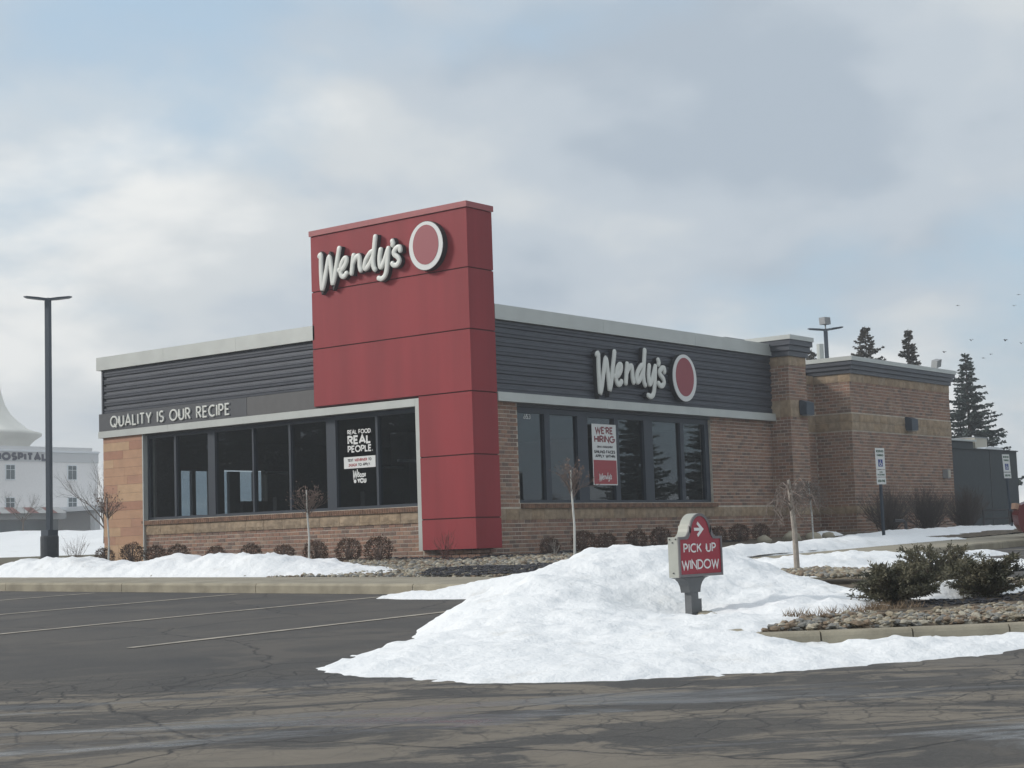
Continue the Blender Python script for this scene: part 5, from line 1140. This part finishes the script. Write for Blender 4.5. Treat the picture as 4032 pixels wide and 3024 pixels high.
tag(MB().tube([(12.9, -2.9, 0.2), (12.9, -2.9, 0.52), (12.85, -2.85, 0.56), (12.6, -2.75, 0.57)], 0.04, 8).build('black_pipe', MT['black']), 'short bent black pipe sticking out of the hedge snow', 'pipe')
tag(MB().lathe((10.4, 38, 0.2), [(0.05, 0), (0.04, 5.5), (0.0, 5.52)], 8).build('flag_pole', MT['hosptrim']), 'thin pole standing before the hospital, hidden by the restaurant', 'pole') if False else None
# ---------------------------------------------------------------- red car at the right edge
def car(x, y, z0):
    t_ = thing('parked_car', 'dark red car nosing in at the right edge of the picture', 'car', (x, y, z0))
    W_ = 0.9; prof = [(0.0, 0.42), (-0.03, 0.62), (0.10, 0.82), (0.55, 0.96), (1.15, 1.03), (1.75, 1.45), (2.2, 1.58), (3.5, 1.60), (4.2, 1.45), (4.5, 1.05), (4.58, 0.6), (4.5, 0.35), (0.1, 0.28)]
    m = MB(); nS = 9; n_ = len(prof)
    for k in range(nS):
        u = -1+2*k/(nS-1)
        for (l, h) in prof:
            tp = 1-0.20*max(0, (h-0.95)/0.65); nose = 0.34*abs(u)**3*(1 if l < 0.9 else 0)*(1-l/0.9 if l < 0.9 else 0); tail = 0.2*abs(u)**3 if l > 4.1 else 0
            m.v.append((x+u*W_*tp, y-(l+nose-tail), z0+h-0.03*abs(u)**4))
    for k in range(nS-1):
        for i in range(n_): j = (i+1) % n_; m.face((k*n_+i, k*n_+j, (k+1)*n_+j, (k+1)*n_+i))
    m.face(tuple(reversed(range(n_)))); m.face(tuple((nS-1)*n_+i for i in range(n_))); m.build('body', MT['carred'], t_, smooth=False)
    for s_ in (-1, 1):
        g = MB(); e = W_*0.93; g.v = [(x+s_*(e+0.0), y-1.45, z0+1.06), (x+s_*e, y-4.1, z0+1.08), (x+s_*e*0.93, y-3.8, z0+1.45), (x+s_*e*0.92, y-1.95, z0+1.45)]; g.face((0, 1, 2, 3)); g.build('side_window', MT['hglass'], t_)
        for ly in (0.85, 3.65):
            c = Vector((x+s_*0.80, y-ly, z0+0.33)); ty = MB().tube([c-Vector((0.11, 0, 0)), c-Vector((0.1, 0, 0)), c+Vector((0.1, 0, 0)), c+Vector((0.11, 0, 0))], [0.30, 0.33, 0.33, 0.30], 24).build('wheel', MT['tyre'], t_)
            rm = MB(); rm.tube([c+Vector((s_*0.112, 0, 0)), c+Vector((s_*0.118, 0, 0))], [0.22, 0.20], 20); rm.build('rim', MT['rim'], ty)
        MB().obox((x+s_*0.68, y-0.215, z0+0.76), (0.15, -s_*0.10, 0), (0.03*s_, 0.05, 0.02), (0, -0.01, 0.06)).build('headlight', MT['lamp'], t_)
    MB().box(x-0.45, x+0.45, y+0.0, y+0.045, z0+0.45, z0+0.68).build('grille', MT['black'], t_)
    MB().prism([(-1.22, 1.07), (-1.74, 1.44), (-1.76, 1.46), (-1.2, 1.09)], lambda a, b, d=0.0: (x+d, y+a+0.02, z0+b+0.02), -0.72, 0.72).build('windscreen', MT['hglass'], t_)
car(8.50, -7.45, G(8.5, -9))
# ---------------------------------------------------------------- birds
def bird(p, seed, label):
    rnd = random.Random(seed); x, y, z = p; t_ = thing('bird', label, 'bird', p, 'birds in the sky'); up = rnd.uniform(-0.06, 0.10); a = R(-50)+rnd.uniform(-.4, .4); d = Vector((math.cos(a), math.sin(a), 0)); n_ = Vector((-d.y, d.x, 0)); P = Vector(p)
    MB().tube([P-n_*0.07, P-n_*0.03, P+n_*0.015, P+n_*0.05, P+n_*0.08], [0.005, 0.022, 0.024, 0.015, 0.004], 6).build('body', MT['bird'], t_)
    for s_ in (-1, 1):
        q1 = P+d*s_*0.06+Vector((0, 0, up*0.5+0.02)); q2 = P+d*s_*0.13+Vector((0, 0, up*0.25)); m = MB(); m.quad(P+n_*0.05, q1+n_*0.05, q1-n_*0.06, P-n_*0.05); m.tri(q1+n_*0.05, q2-n_*0.02, q1-n_*0.06); m.build('wing', MT['bird'], t_)
BL_ = ['highest bird, close to the right edge of the sky', 'bird just below the highest one near the right edge', 'lone bird left of the two highest ones', 'middle bird above the spruce', 'bird right of the middle one, same height', 'lowest bird touching the right edge', 'bird nearest the roof floodlight', 'right bird of the low pair above the spruce', 'left bird of the low pair above the spruce']
for i, p in enumerate(((52.89, 9.15, 11.44), (52.79, 9.36, 10.91), (51.1, 11.51, 11.02), (51.6, 11.14, 9.31), (52.62, 9.84, 9.25), (53.1, 9.25, 9.09), (50.83, 12.21, 8.79), (52.22, 10.45, 8.62), (52.0, 10.75, 8.45))): bird(p, 100+i, BL_[i])

# ---------------------------------------------------------------- boulders by the bed edge
for i, (x, y, s_) in enumerate(((7.2, -2.2, 0.17), (8.3, -2.3, 0.22), (9.3, -2.3, 0.19), (10.2, -2.2, 0.15))):
    m = MB(); rb_ = random.Random(300+i)
    for a in range(5):
        for b in range(10):
            th, ph = 2*math.pi*b/10, math.pi*(a+0.5)/5*0.9; k = s_*(1+0.25*mnoise.noise(Vector((math.cos(th)*2+i*7, math.sin(th)*2, ph*1.5)))); m.v.append((k*1.3*math.sin(ph)*math.cos(th), k*0.9*math.sin(ph)*math.sin(th), k*0.75*math.cos(ph)))
    for a in range(4):
        for b in range(10): m.face((a*10+b, (a+1)*10+b, (a+1)*10+(b+1) % 10, a*10+(b+1) % 10))
    m.face(tuple(range(10))); m.face(tuple(40+j for j in reversed(range(10))))
    tag(m.build('boulder', MT['kerb'], smooth=True, loc=(x, y, bed_z(x, y)+0.04)), '%s grey boulder from the left in the row before the brick pier' % ORD[i], 'boulder', 'boulders in the bed')

# ---------------------------------------------------------------- haze
hm = bpy.data.materials.new('haze'); hm.use_nodes = True; ht = hm.node_tree; ht.nodes.clear()
ho = ht.nodes.new('ShaderNodeOutputMaterial'); pv = ht.nodes.new('ShaderNodeVolumePrincipled'); ht.links.new(pv.outputs[0], ho.inputs['Volume'])
pv.inputs['Color'].default_value = (0.93, 0.96, 1.0, 1); pv.inputs['Density'].default_value = 0.0016; pv.inputs['Anisotropy'].default_value = 0.2
hz = MB().box(-60, 180, -60, 180, -3.0, 22).build('haze', hm); hz['kind'] = 'stuff'
